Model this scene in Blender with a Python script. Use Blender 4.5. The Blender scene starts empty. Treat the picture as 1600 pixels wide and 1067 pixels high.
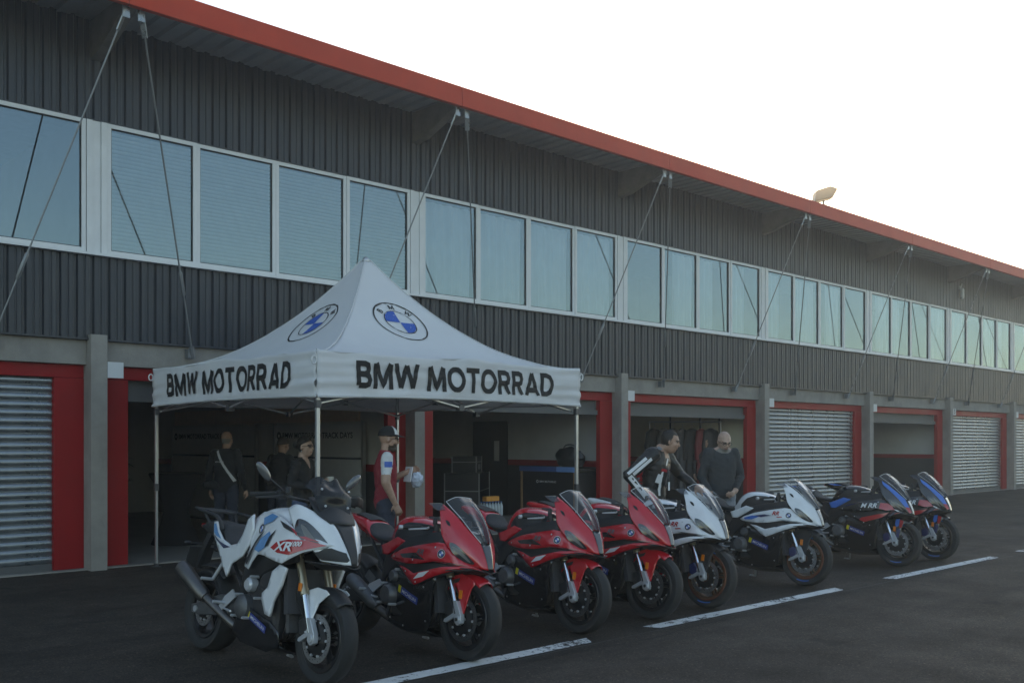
import bpy, bmesh, math, random
from mathutils import Vector, Matrix, Quaternion, noise
from mathutils.bvhtree import BVHTree
from mathutils.geometry import delaunay_2d_cdt
random.seed(7)
S = bpy.context.scene
COL = S.collection
R = math.radians
PI = math.pi

# ---------------------------------------------------------------- camera
FWD = math.atan2(1632, 1556)               # facade direction lies this far right of the view axis
cam = bpy.data.objects.new('camera', bpy.data.cameras.new('camera')); COL.objects.link(cam)
cam.data.sensor_width = 36; cam.data.lens = 35.01; cam.data.shift_y = 0.0978
cam.data.clip_start = 0.05; cam.data.clip_end = 6000
cam.location = (0, 0, 1.6); cam.rotation_euler = (PI/2, 0, FWD - PI/2)
S.camera = cam

# ---------------------------------------------------------------- sky, sun, exposure
SUN_AZ, SUN_EL = math.atan2(.862, .56), R(14)
W = bpy.data.worlds.new('World'); S.world = W; W.use_nodes = True
nt = W.node_tree
bg = nt.nodes['Background']; sky = nt.nodes.new('ShaderNodeTexSky'); sky.sky_type = 'NISHITA'
sky.sun_disc = False; sky.sun_elevation = SUN_EL; sky.sun_rotation = SUN_AZ
sky.air_density = 1.0; sky.dust_density = 0.7; sky.ozone_density = 3.0; sky.altitude = 100
nt.links.new(sky.outputs[0], bg.inputs[0]); bg.inputs[1].default_value = 0.13
sd = Vector((math.sin(SUN_AZ)*math.cos(SUN_EL), math.cos(SUN_AZ)*math.cos(SUN_EL), math.sin(SUN_EL)))
sl = bpy.data.lights.new('sun', 'SUN'); sl.energy = 2.4; sl.angle = R(.53); sl.color = (1, .86, .68)
so = bpy.data.objects.new('sun', sl); COL.objects.link(so); so.rotation_euler = (-sd).to_track_quat('-Z', 'Y').to_euler()
so.location = sd*60
S.view_settings.view_transform = 'Standard'; S.view_settings.look = 'None'
S.view_settings.exposure = 1.62; S.view_settings.gamma = 1.0; S.view_settings.use_curve_mapping = False
S.view_settings.use_white_balance = True; S.view_settings.white_balance_temperature = 9200; S.view_settings.white_balance_tint = 10
S.cycles.use_denoising = True
S.cycles.max_bounces = 8; S.cycles.transparent_max_bounces = 16

# ---------------------------------------------------------------- materials
MATS = {}
def mat(name, col, rough=.5, metal=0., coat=0., spec=.5, var=0., scale=8., bump=0., bscale=60., dirt=None, rvar=0., detail=4.):
    """Principled material with an uneven tone (var), fine relief (bump) and uneven gloss (rvar)."""
    m = bpy.data.materials.new(name); m.use_nodes = True; MATS[name] = m
    n = m.node_tree; b = n.nodes['Principled BSDF']; L = n.links
    b.inputs['Base Color'].default_value = (*col, 1); b.inputs['Roughness'].default_value = rough
    b.inputs['Metallic'].default_value = metal; b.inputs['Specular IOR Level'].default_value = spec
    b.inputs['Coat Weight'].default_value = coat; b.inputs['Coat Roughness'].default_value = .06
    if var or bump or rvar or dirt:
        tc = n.nodes.new('ShaderNodeTexCoord')
    if var or rvar:
        nz = n.nodes.new('ShaderNodeTexNoise'); nz.inputs['Scale'].default_value = scale; nz.inputs['Detail'].default_value = detail
        nz.inputs['Roughness'].default_value = .62
        L.new(tc.outputs['Object'], nz.inputs['Vector'])
    if var:
        mr = n.nodes.new('ShaderNodeMapRange'); mr.inputs[1].default_value = .3; mr.inputs[2].default_value = .7
        mr.inputs[3].default_value = 1-var; mr.inputs[4].default_value = 1+var
        L.new(nz.outputs[0], mr.inputs[0])
        mx = n.nodes.new('ShaderNodeVectorMath'); mx.operation = 'SCALE'; mx.inputs[0].default_value = col
        L.new(mr.outputs[0], mx.inputs['Scale'])
        last = mx.outputs[0]
        if dirt:
            n2 = n.nodes.new('ShaderNodeTexNoise'); n2.inputs['Scale'].default_value = dirt[1]; n2.inputs['Detail'].default_value = 6
            n2.inputs['Roughness'].default_value = .7
            mp = n.nodes.new('ShaderNodeMapping'); mp.inputs['Scale'].default_value = dirt[3] if len(dirt) > 3 else (1, 1, 1)
            L.new(tc.outputs['Object'], mp.inputs[0]); L.new(mp.outputs[0], n2.inputs['Vector'])
            m2 = n.nodes.new('ShaderNodeMapRange'); m2.inputs[1].default_value = .5; m2.inputs[2].default_value = .72
            m2.inputs[4].default_value = dirt[2]; L.new(n2.outputs[0], m2.inputs[0])
            mm = n.nodes.new('ShaderNodeMix'); mm.data_type = 'RGBA'; mm.inputs[7].default_value = (*dirt[0], 1)
            L.new(m2.outputs[0], mm.inputs[0]); L.new(last, mm.inputs[6]); last = mm.outputs[2]
        L.new(last, b.inputs['Base Color'])
    if rvar:
        mr = n.nodes.new('ShaderNodeMapRange'); mr.inputs[1].default_value = .3; mr.inputs[2].default_value = .7
        mr.inputs[3].default_value = max(.02, rough-rvar); mr.inputs[4].default_value = rough+rvar
        L.new(nz.outputs[0], mr.inputs[0]); L.new(mr.outputs[0], b.inputs['Roughness'])
    if bump:
        nb = n.nodes.new('ShaderNodeTexNoise'); nb.inputs['Scale'].default_value = bscale; nb.inputs['Detail'].default_value = 5
        L.new(tc.outputs['Object'], nb.inputs['Vector'])
        bp = n.nodes.new('ShaderNodeBump'); bp.inputs['Strength'].default_value = bump; bp.inputs['Distance'].default_value = .01
        L.new(nb.outputs[0], bp.inputs['Height']); L.new(bp.outputs[0], b.inputs['Normal'])
    return m
def glass(name, tint=(.9, .93, .95), refl=1.0, rough=.01, ior=1.5, base=None, basew=0.):
    """thin pane: see-through, mirror-like at grazing angles"""
    m = bpy.data.materials.new(name); m.use_nodes = True; MATS[name] = m
    n = m.node_tree; L = n.links; n.nodes.remove(n.nodes['Principled BSDF']); out = n.nodes['Material Output']
    t = n.nodes.new('ShaderNodeBsdfTransparent'); t.inputs[0].default_value = (*tint, 1)
    g = n.nodes.new('ShaderNodeBsdfGlossy'); g.inputs['Roughness'].default_value = rough; g.inputs[0].default_value = (*refl, 1) if isinstance(refl, tuple) else (refl, refl, refl, 1)
    fr = n.nodes.new('ShaderNodeFresnel'); fr.inputs[0].default_value = ior
    mx = n.nodes.new('ShaderNodeMixShader'); L.new(fr.outputs[0], mx.inputs[0]); L.new(t.outputs[0], mx.inputs[1]); L.new(g.outputs[0], mx.inputs[2])
    last = mx
    if base:
        d = n.nodes.new('ShaderNodeBsdfDiffuse'); d.inputs[0].default_value = (*base, 1)
        m2 = n.nodes.new('ShaderNodeMixShader'); m2.inputs[0].default_value = basew
        L.new(mx.outputs[0], m2.inputs[1]); L.new(d.outputs[0], m2.inputs[2]); last = m2
    L.new(last.outputs[0], out.inputs[0])
    return m
def M(x): return MATS[x] if isinstance(x, str) else x

# ---------------------------------------------------------------- mesh tools
def cr(P, n):
    """n points on a Catmull-Rom curve through P"""
    P = [Vector(p) for p in P]; k = len(P)-1
    if k == 0: return P*n
    out = []
    for i in range(n):
        t = i/(n-1)*k; j = min(int(t), k-1); t -= j
        p1, p2 = P[j], P[j+1]; p0 = P[j-1] if j else p1*2-p2; p3 = P[j+2] if j+2 <= k else p2*2-p1
        out.append(.5*((2*p1)+(p2-p0)*t+(2*p0-5*p1+4*p2-p3)*t*t+(3*p1-p0-3*p2+p3)*t**3))
    return out
def interp(tab, x):
    """piecewise smooth table lookup"""
    if x <= tab[0][0]: return tab[0][1]
    for (a, va), (b, vb) in zip(tab, tab[1:]):
        if x <= b:
            t = (x-a)/(b-a); return va+(vb-va)*t
    return tab[-1][1]
class MB:
    def __init__(s): s.v = []; s.f = []
    def add(s, v, f):
        o = len(s.v); s.v += [tuple(p) for p in v]; s.f += [tuple(i+o for i in q) for q in f]; return s
    def grid(s, g, flip=False, close=False):
        nv, nu = len(g), len(g[0]); v = [p for r in g for p in r]; f = []
        for j in range(nv-1):
            for i in range(nu if close else nu-1):
                a = j*nu+i; b = j*nu+(i+1) % nu; q = (a, b, b+nu, a+nu)
                f.append(q[::-1] if flip else q)
        return s.add(v, f)
    def loft(s, rows, nu, nv, flip=False, close=False):
        rr = [cr(r, nu) for r in rows]; cols = [cr([r[i] for r in rr], nv) for i in range(nu)]
        return s.grid([[cols[i][j] for i in range(nu)] for j in range(nv)], flip, close)
    def box(s, c, d, rot=None):
        x, y, z = (k/2 for k in d); v = [Vector((a, b, e)) for a in (-x, x) for b in (-y, y) for e in (-z, z)]
        if rot is not None: v = [rot @ p for p in v]
        c = Vector(c)
        return s.add([p+c for p in v], [(0, 1, 3, 2), (4, 6, 7, 5), (0, 4, 5, 1), (2, 3, 7, 6), (0, 2, 6, 4), (1, 5, 7, 3)])
    def bx(s, x0, x1, y0, y1, z0, z1): return s.box(((x0+x1)/2, (y0+y1)/2, (z0+z1)/2), (abs(x1-x0), abs(y1-y0), abs(z1-z0)))
    def tube(s, pts, r, n=8, cap=True, sq=None, dome=False):
        """swept round (or sq = (a, b) flattened) tube; r may be a list"""
        pts = [Vector(p) for p in pts]; k = len(pts); rs = r if isinstance(r, (list, tuple)) else [r]*k
        if dome:
            def ext(p, q, r0):
                d = (p-q).normalized(); return [(p+d*r0*math.sin(a), r0*math.cos(a)) for a in (PI*.44, PI*.3, PI*.15)]
            a = ext(pts[0], pts[1], rs[0]); b = ext(pts[-1], pts[-2], rs[-1])[::-1]
            pts, rs = [p for p, _ in a]+pts+[p for p, _ in b], [q for _, q in a]+list(rs)+[q for _, q in b]; k = len(pts)
        up = None; rings = []
        for i in range(k):
            t = (pts[min(i+1, k-1)]-pts[max(i-1, 0)]).normalized()
            if up is None:
                up = Vector((0, 0, 1)) if abs(t.z) < .95 else Vector((0, 1, 0))
            u = up-t*up.dot(t); u.normalize(); w = t.cross(u); up = u
            a, b = sq or (1, 1)
            rings.append([pts[i]+rs[i]*(u*math.cos(q)*a+w*math.sin(q)*b) for q in (2*PI*j/n for j in range(n))])
        o = len(s.v); s.grid(rings, flip=True, close=True)
        if cap:
            s.f.append(tuple(o+j for j in range(n))); s.f.append(tuple(o+(k-1)*n+j for j in range(n))[::-1])
        return s
    def lathe(s, prof, c=(0, 0, 0), axis='z', n=24, a0=0, a1=2*PI):
        c = Vector(c); full = abs(a1-a0-2*PI) < 1e-6; g = []
        m = n if full else n+1
        for i in range(m):
            a = a0+(a1-a0)*i/n; ca, sa = math.cos(a), math.sin(a); row = []
            for r, h in prof:
                row.append(c+Vector({'z': (r*ca, r*sa, h), 'y': (r*ca, h, r*sa), 'x': (h, r*ca, r*sa)}[axis]))
            g.append(row)
        if full: g.append(g[0])
        return s.grid(g)
    def prism(s, poly, h0, h1, axis='y'):
        """polygon given in the two other axes, extruded from h0 to h1"""
        def P(a, b, h): return {'y': (a, h, b), 'x': (h, a, b), 'z': (a, b, h)}[axis]
        n = len(poly); v = [P(a, b, h0) for a, b in poly]+[P(a, b, h1) for a, b in poly]
        f = [tuple(range(n)), tuple(range(2*n-1, n-1, -1))]+[(i+n, (i+1) % n+n, (i+1) % n, i) for i in range(n)]
        return s.add(v, f)
    def ell(s, c, r, n=14, m=9, rot=None):
        c = Vector(c); g = []
        for j in range(m+1):
            t = PI*j/m; row = []
            for i in range(n):
                a = 2*PI*i/n; p = Vector((r[0]*math.sin(t)*math.cos(a), r[1]*math.sin(t)*math.sin(a), r[2]*math.cos(t)))
                row.append(c+(rot @ p if rot is not None else p))
            g.append(row)
        return s.grid(g, flip=True, close=True)
    def mirror(s):
        o = len(s.v); s.v += [(x, -y, z) for x, y, z in s.v]; s.f += [tuple(i+o for i in q)[::-1] for q in list(s.f)]; return s
    def xf(s, m): s.v = [tuple(m @ Vector(p)) for p in s.v]; return s
    def bvh(s): return BVHTree.FromPolygons([Vector(p) for p in s.v], s.f)
    def mesh(s, name, smooth=True, angle=40, weld=True):
        me = bpy.data.meshes.new(name); me.from_pydata(s.v, [], s.f)
        bm = bmesh.new(); bm.from_mesh(me)
        if weld: bmesh.ops.remove_doubles(bm, verts=bm.verts, dist=1e-5)
        bmesh.ops.recalc_face_normals(bm, faces=bm.faces); bm.to_mesh(me); bm.free()
        if smooth:
            me.polygons.foreach_set('use_smooth', [True]*len(me.polygons)); me.set_sharp_from_angle(angle=R(angle))
        me.update(); return me
    def build(s, name, m, parent=None, smooth=True, angle=40, solid=0, bevel=0, off=-1, weld=True):
        return obj(name, s.mesh(name, smooth, angle, weld), m, parent, solid, bevel, off)
def obj(name, me, m=None, parent=None, solid=0, bevel=0, off=-1):
    o = bpy.data.objects.new(name, me); COL.objects.link(o); o.parent = parent
    if m is not None:
        for q in (m if isinstance(m, (list, tuple)) else [m]): me.materials.append(M(q))
    if solid:
        k = o.modifiers.new('solid', 'SOLIDIFY'); k.thickness = solid; k.offset = off
    if bevel:
        k = o.modifiers.new('bevel', 'BEVEL'); k.width = bevel; k.segments = 2; k.limit_method = 'ANGLE'; k.angle_limit = R(40)
    return o
def link(name, me, parent=None, loc=(0, 0, 0), rot=(0, 0, 0), scale=(1, 1, 1)):
    """another object on shared mesh data"""
    o = bpy.data.objects.new(name, me); COL.objects.link(o); o.parent = parent; o.location = loc; o.rotation_euler = rot; o.scale = scale; return o
def tag(o, label, cat, group=None):
    o['label'] = label; o['category'] = cat
    if group: o['group'] = group
    return o
def thing(name, label, cat, loc=(0, 0, 0), rot=(0, 0, 0), group=None):
    o = bpy.data.objects.new(name, None); COL.objects.link(o); o.location = loc; o.rotation_euler = rot; o.empty_display_size = .2
    return tag(o, label, cat, group)
def struct(o): o['kind'] = 'structure'; return o
def copy_tree(o, parent=None):
    c = o.copy(); COL.objects.link(c); c.parent = parent
    for ch in list(o.children): copy_tree(ch, c)
    return c
def fill2d(poly, step, closed_smooth=False):
    """triangles filling a 2-D outline, fine enough to be bent"""
    pts = [Vector(p) for p in poly]
    if closed_smooth:
        n = len(pts); k = []
        for i in range(n):
            p0, p1, p2, p3 = pts[i-1], pts[i], pts[(i+1) % n], pts[(i+2) % n]
            for t in (0, .25, .5, .75):
                k.append(.5*((2*p1)+(p2-p0)*t+(2*p0-5*p1+4*p2-p3)*t*t+(3*p1-p0-3*p2+p3)*t**3))
        pts = k
    out = []
    for a, b in zip(pts, pts[1:]+pts[:1]):
        k = max(1, int((b-a).length/step)); out += [a+(b-a)*i/k for i in range(k)]
    nb = len(out)
    xs = [p.x for p in out]; ys = [p.y for p in out]
    def inside(p):
        c = False; j = nb-1
        for i in range(nb):
            if (out[i].y > p.y) != (out[j].y > p.y) and p.x < (out[j].x-out[i].x)*(p.y-out[i].y)/(out[j].y-out[i].y)+out[i].x: c = not c
            j = i
        return c
    ip = []
    y = min(ys)+step*.5; row = 0
    while y < max(ys):
        x = min(xs)+step*(.25 if row % 2 else .75)
        while x < max(xs):
            p = Vector((x, y))
            if inside(p) and min((p-q).length for q in out) > step*.45: ip.append(p)
            x += step
        y += step*.87; row += 1
    v, e, f, *_ = delaunay_2d_cdt(out+ip, [(i, (i+1) % nb) for i in range(nb)], [], 1, 1e-6)
    return [(p.x, p.y) for p in v], [tuple(q) for q in f]
def panel(poly, env, step=.03, smooth=False, side=-1):
    """body panel: side-view outline (x, z) laid on the width function env(x, z)"""
    v, f = fill2d(poly, step, smooth)
    return MB().add([(x, side*env(x, z), z) for x, z in v], f)
def wrap(v2, faces, bvh, side, off):
    """lay flat artwork (x, z) onto a surface seen from the side"""
    out = []
    for x, z in v2:
        h = bvh.ray_cast(Vector((x, side*2, z)), Vector((0, -side, 0)))
        if h[0] is None:
            h = bvh.find_nearest(Vector((x, side*.3, z)))
        n = h[1] if h[1].y*side > 0 else -h[1]
        out.append(h[0]+n*off)
    return MB().add(out, faces)
TXT = {}
def text2d(s, size=1., bold=.0, sx=1., step=None):
    """flat lettering: (verts, faces, width); the baseline at 0"""
    key = (s, bold)
    if key not in TXT:
        c = bpy.data.curves.new('t', 'FONT'); c.body = s; c.size = 1; c.offset = bold; c.resolution_u = 3
        o = bpy.data.objects.new('t', c); COL.objects.link(o)
        me = bpy.data.meshes.new_from_object(o.evaluated_get(bpy.context.evaluated_depsgraph_get()))
        bm = bmesh.new(); bm.from_mesh(me); bmesh.ops.triangulate(bm, faces=bm.faces)
        bmesh.ops.remove_doubles(bm, verts=bm.verts, dist=1e-4)
        for _ in range(3):
            es = [e for e in bm.edges if e.calc_length() > .16]
            if es: bmesh.ops.subdivide_edges(bm, edges=es, cuts=1)
            bmesh.ops.triangulate(bm, faces=bm.faces)
        bm.verts.ensure_lookup_table()
        x0 = min(v.co.x for v in bm.verts); x1 = max(v.co.x for v in bm.verts)
        y0 = min(v.co.y for v in bm.verts); y1 = max(v.co.y for v in bm.verts)
        TXT[key] = ([((v.co.x-x0), (v.co.y-y0)) for v in bm.verts], [tuple(v.index for v in f.verts) for f in bm.faces], x1-x0, y1-y0)
        bm.free(); bpy.data.objects.remove(o)
    v, f, w, h = TXT[key]
    k = size/h; return [(x*k*sx, y*k) for x, y in v], f, w*k*sx
def annulus2d(r0, r1, n=40, a0=0, a1=2*PI):
    full = abs(a1-a0-2*PI) < 1e-6; m = n if full else n+1
    v = []; f = []
    for i in range(m):
        a = a0+(a1-a0)*i/n; v += [(r0*math.cos(a), r0*math.sin(a)), (r1*math.cos(a), r1*math.sin(a))]
    for i in range(n):
        a, b = 2*i, 2*((i+1) % m); f.append((a, a+1, b+1, b))
    return v, f

GLY = {  # heavy block capitals as centre-line strokes in a box one unit high
 'B': (.76, [[(.1,.1),(.1,.9),(.42,.9),(.56,.85),(.61,.71),(.56,.57),(.42,.52),(.12,.52)], [(.3,.515),(.46,.515),(.61,.45),(.66,.31),(.61,.16),(.46,.1),(.12,.1)]]),
 'M': (1.0, [[(.1,0),(.1,.93)], [(.9,0),(.9,.93)], [(.13,.95),(.5,.12),(.87,.95)]]),
 'W': (1.22, [[(.09,1),(.31,.08)], [(.31,.08),(.61,.92)], [(.61,.92),(.91,.08)], [(.91,.08),(1.13,1)]]),
 'O': (.98, [[(.49+.39*math.cos(t),.5+.41*math.sin(t)) for t in (2*PI*i/20 for i in range(21))]]),
 'T': (.76, [[(0,.9),(.76,.9)], [(.38,.9),(.38,0)]]),
 'R': (.78, [[(.1,0),(.1,.9),(.44,.9),(.59,.84),(.64,.68),(.59,.52),(.44,.46),(.12,.46)], [(.40,.44),(.68,0)]]),
 'A': (.92, [[(.1,0),(.46,.95)], [(.82,0),(.46,.95)], [(.2,.24),(.72,.24)]]),
 'D': (.82, [[(.1,.1),(.1,.9),(.36,.9),(.58,.82),(.71,.64),(.73,.5),(.71,.36),(.58,.18),(.36,.1),(.1,.1)]]),
 ' ': (.34, []),
}
def strokes2d(s, size, wt=.2, gap=.09):
    """(verts, faces, width, layer per vertex)"""
    V, F, K = [], [], []; x0 = 0
    for ch in s:
        w, sts = GLY[ch]
        for k, st in enumerate(sts):
            P = []
            for p, q in zip(st, st[1:]):
                n = max(1, int((Vector(q)-Vector(p)).length/.14)); P += [Vector(p)+(Vector(q)-Vector(p))*i/n for i in range(n)]
            P.append(Vector(st[-1])); cl = (P[0]-P[-1]).length < 1e-4; o = len(V); n = len(P)
            for i, p in enumerate(P):
                a = P[i-1] if i else (P[-2] if cl else p); b = P[i+1] if i < n-1 else (P[1] if cl else p)
                d1 = (p-a).normalized() if (p-a).length else (b-p).normalized(); d2 = (b-p).normalized() if (b-p).length else d1
                t = (d1+d2).normalized() if (d1+d2).length > 1e-3 else d1; m = Vector((-t.y, t.x)); c = max(.45, m.dot(Vector((-d1.y, d1.x))))
                for sg in (-1, 1):
                    q = p+m*sg*wt/2/c; V.append(((x0+q.x)*size, min(1, max(0, q.y))*size)); K.append(k)
            F += [(o+2*i, o+2*i+1, o+2*i+3, o+2*i+2) for i in range(n-1)]
        x0 += w+gap
    return V, F, (x0-gap)*size, K
# ---------------------------------------------------------------- surfaces
def asphalt():
    m = mat('asphalt', (.05, .049, .047), .82, spec=.35, bump=.8, bscale=190); n = m.node_tree; L = n.links; b = n.nodes['Principled BSDF']
    tc = [k for k in n.nodes if k.type == 'TEX_COORD'][0]
    def noise_(sc, det=4, rough=.6, scale=(1, 1, 1)):
        mp = n.nodes.new('ShaderNodeMapping'); mp.inputs['Scale'].default_value = scale; L.new(tc.outputs['Object'], mp.inputs[0])
        k = n.nodes.new('ShaderNodeTexNoise'); k.inputs['Scale'].default_value = sc; k.inputs['Detail'].default_value = det; k.inputs['Roughness'].default_value = rough
        L.new(mp.outputs[0], k.inputs['Vector']); return k.outputs[0]
    def rng(src, a, b_, c, d):
        k = n.nodes.new('ShaderNodeMapRange'); k.inputs[1].default_value = a; k.inputs[2].default_value = b_; k.inputs[3].default_value = c; k.inputs[4].default_value = d; L.new(src, k.inputs[0]); return k.outputs[0]
    def mul(a, b_):
        k = n.nodes.new('ShaderNodeMath'); k.operation = 'MULTIPLY'; L.new(a, k.inputs[0]); L.new(b_, k.inputs[1]); return k.outputs[0]
    vo = n.nodes.new('ShaderNodeTexVoronoi'); vo.inputs['Scale'].default_value = 85; L.new(tc.outputs['Object'], vo.inputs['Vector'])
    sp = n.nodes.new('ShaderNodeSeparateColor'); L.new(vo.outputs['Color'], sp.inputs[0])
    grain = rng(sp.outputs[0], .0, 1., .45, 1.5)                     # single stones
    light = rng(sp.outputs[1], .93, 1., 1., 2.6)                     # a few pale ones
    big = rng(noise_(.45, 5, .65), .3, .7, .55, 1.4)                 # worn and patched areas
    mid = rng(noise_(3.2, 5, .7), .3, .7, .78, 1.2)
    rub = rng(noise_(1.1, 4, .6, (.22, 1.6, 1)), .54, .68, 1., .5)  # tyre rubber drawn out along the lane
    oil = rng(noise_(1.6, 3, .55), .66, .72, 1., .4)
    f = mul(mul(mul(grain, light), mul(big, mid)), mul(rub, oil))
    sc = n.nodes.new('ShaderNodeVectorMath'); sc.operation = 'SCALE'; sc.inputs[0].default_value = (.046, .0345, .0265); L.new(f, sc.inputs['Scale'])
    L.new(sc.outputs[0], b.inputs['Base Color']); L.new(rng(noise_(1.7), .3, .7, .68, .92), b.inputs['Roughness'])
asphalt()
mat('line_paint', (.62, .62, .6), .7, var=.12, scale=5)
mat('concrete', (.29, .265, .24), .85, var=.16, scale=3, bump=.35, bscale=40, dirt=((.16, .15, .14), 2.2, .55, (1, 1, .35)))
mat('cladding', (.037, .042, .052), .40, metal=.15, var=.1, scale=1.2, rvar=.1, dirt=((.10, .10, .10), 3., .3, (4, 1, .25)))
mat('soffit_metal', (.30, .31, .32), .55, metal=.2, var=.15, scale=1.5)
mat('fascia_red', (.56, .045, .016), .55, spec=.25, var=.08, scale=2)
mat('fascia_joint', (.2, .02, .012), .6)
mat('frame_red', (.33, .008, .010), .5, spec=.25, var=.08, scale=3, rvar=.1)
mat('window_white', (.72, .73, .74), .4, var=.05, scale=4)
mat('gasket', (.02, .02, .022), .6)
mat('galv', (.30, .325, .345), .33, metal=.75, var=.14, scale=5, rvar=.12, dirt=((.2, .21, .22), 9., .4))
mat('steel_grey', (.35, .36, .37), .4, metal=.7, var=.1)
mat('rod_steel', (.22, .23, .24), .45, metal=.6)
mat('timber_dark', (.15, .135, .12), .7, var=.2, scale=6)
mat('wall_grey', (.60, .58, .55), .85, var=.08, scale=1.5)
mat('wall_cream_lit', (.80, .72, .54), .85, var=.06, scale=1.5)  # cream wall, lightened to stand in for warm electric light inside
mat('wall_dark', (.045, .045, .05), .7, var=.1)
mat('inner_ceiling', (.45, .45, .45), .9, var=.1)
mat('floor_concrete', (.24, .235, .225), .6, var=.15, scale=1.2)
mat('blind', (.78, .80, .80), .55, var=.04)
mat('curtain', (.85, .86, .88), .85, var=.05, scale=3)
mat('board_tan', (.82, .55, .36), .7, var=.08)  # tan holds the warm light of the upper wall as colour
mat('sign_white', (.6, .61, .62), .5)
mat('black_print', (.012, .012, .013), .6)
mat('blue_print', (.012, .1, .42), .55)
mat('white_plastic', (.7, .7, .7), .4)
glass('window_glass', (.88, .92, .95), (.66, .88, 1.0), .004, 2.9)
# tent cloth lets a little light through
def cloth(name, col, tr=.25):
    m = mat(name, col, .75, var=.03, scale=2.5, bump=.35, bscale=7); n = m.node_tree; L = n.links
    b = n.nodes['Principled BSDF']; t = n.nodes.new('ShaderNodeBsdfTranslucent'); t.inputs[0].default_value = (*col, 1)
    mx = n.nodes.new('ShaderNodeMixShader'); mx.inputs[0].default_value = tr
    L.new(b.outputs[0], mx.inputs[1]); L.new(t.outputs[0], mx.inputs[2]); L.new(mx.outputs[0], n.nodes['Material Output'].inputs[0])
cloth('tent_cloth', (.82, .82, .83), .25)
mat('tent_seam', (.6, .6, .61), .8)
mat('tent_black', (.014, .014, .015), .75)
mat('tent_blue', (.015, .11, .45), .75)
mat('alu', (.55, .56, .57), .35, metal=.85, var=.06)
mat('alu_dark', (.10, .10, .105), .45, metal=.6)
# worn paint: flakes missing along the dashes
m = mat('worn_line', (.74, .73, .71), .75, var=.12, scale=6); n = m.node_tree
tc = [k for k in n.nodes if k.type == 'TEX_COORD'][0]
nz = n.nodes.new('ShaderNodeTexNoise'); nz.inputs['Scale'].default_value = 16; nz.inputs['Detail'].default_value = 9; nz.inputs['Roughness'].default_value = .78
n.links.new(tc.outputs['Object'], nz.inputs[0])
n3 = n.nodes.new('ShaderNodeTexNoise'); n3.inputs['Scale'].default_value = 1.6; n.links.new(tc.outputs['Object'], n3.inputs[0])
ad = n.nodes.new('ShaderNodeMath'); ad.operation = 'MULTIPLY_ADD'; ad.inputs[1].default_value = .45; n.links.new(n3.outputs[0], ad.inputs[0]); n.links.new(nz.outputs[0], ad.inputs[2])
rp = n.nodes.new('ShaderNodeMapRange'); rp.inputs[1].default_value = .765; rp.inputs[2].default_value = .80; n.links.new(ad.outputs[0], rp.inputs[0])
tr = n.nodes.new('ShaderNodeBsdfTransparent'); mx = n.nodes.new('ShaderNodeMixShader')
n.links.new(rp.outputs[0], mx.inputs[0]); n.links.new(n.nodes['Principled BSDF'].outputs[0], mx.inputs[1]); n.links.new(tr.outputs[0], mx.inputs[2])
n.links.new(mx.outputs[0], n.nodes['Material Output'].inputs[0])
# ---------------------------------------------------------------- ground and road markings
g = MB(); g.add([(-600, -600, 0), (600, -600, 0), (600, 600, 0), (-600, 600, 0)], [(0, 1, 2, 3)])
struct(g.build('tarmac', 'asphalt', smooth=False))
for x0, x1 in ((.75, 3.1), (3.62, 5.95), (6.82, 10.0), (11.25, 14.35), (15.4, 18.6), (19.8, 23)):
    b = MB(); k = 24; y0, y1 = 5.31, 5.46; pts = []
    for i in range(k+1):
        x = x0+(x1-x0)*i/k; pts.append([(x+random.uniform(-.01, .01), y0+random.uniform(-.006, .006), .004), (x+(.09 if i == k else 0)-(.06 if i == 0 else 0), y1+random.uniform(-.006, .006), .004)])
    b.grid(pts); struct(b.build('lane_marking', 'worn_line', smooth=False))
# paving joint and fine cracks beside the markings
mat('crack', (.012, .012, .012), .9); mat('seam', (.10, .10, .098), .9)
def crack(pts, w, m, z=.003):
    g = []; P = cr(pts, 14*len(pts))
    for i, p in enumerate(P):
        t = P[min(i+1, len(P)-1)]-P[max(i-1, 0)]; t.normalize(); nn = Vector((-t.y, t.x, 0))*w*random.uniform(.4, 1)
        q = p+Vector((random.uniform(-1, 1), random.uniform(-1, 1), 0))*w*.8
        g.append([(q.x-nn.x, q.y-nn.y, z), (q.x+nn.x, q.y+nn.y, z)])
    struct(MB().grid(g).build('tarmac_crack', m, smooth=False))
crack([(1, 5.25, 0), (4, 5.26, 0), (8, 5.27, 0), (12, 5.27, 0), (20, 5.26, 0), (30, 5.27, 0)], .006, 'seam')
crack([(4.5, 5.12, 0), (5.5, 5.16, 0), (6.4, 5.08, 0), (7.2, 5.17, 0), (8.1, 5.1, 0)], .006, 'crack')
crack([(9.6, 5.2, 0), (10.6, 5.12, 0), (11.4, 5.2, 0), (12.1, 5.1, 0)], .006, 'crack')

# ---------------------------------------------------------------- pit building
BAY = 5.06; PX = [4.83+BAY*i for i in range(-2, 10)]           # pillar centres; PX[2] is the first pillar in view
XA, XB = PX[0]-.1, PX[-1]+.1
YF = 12.60                                                      # outer face of the cladding
bld = thing('pit_building', 'long grey corrugated pit building with red fascia and garage doors', 'building', (20, 17, 0))
def bpart(mb, name, m, **k):
    mb.xf(Matrix.Translation((-20, -17, 0))); return mb.build(name, m, bld, **k)
def blink(name, me, loc, parent=bld, **k):
    l = Vector(loc)-(Vector((20, 17, 0)) if parent is bld else Vector((0, 0, 0))); return link(name, me, parent, l, **k)
def shared(mb, name, m, **k):
    me = mb.mesh(name, **k)
    for q in (m if isinstance(m, (list, tuple)) else [m]): me.materials.append(M(q))
    return me
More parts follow.
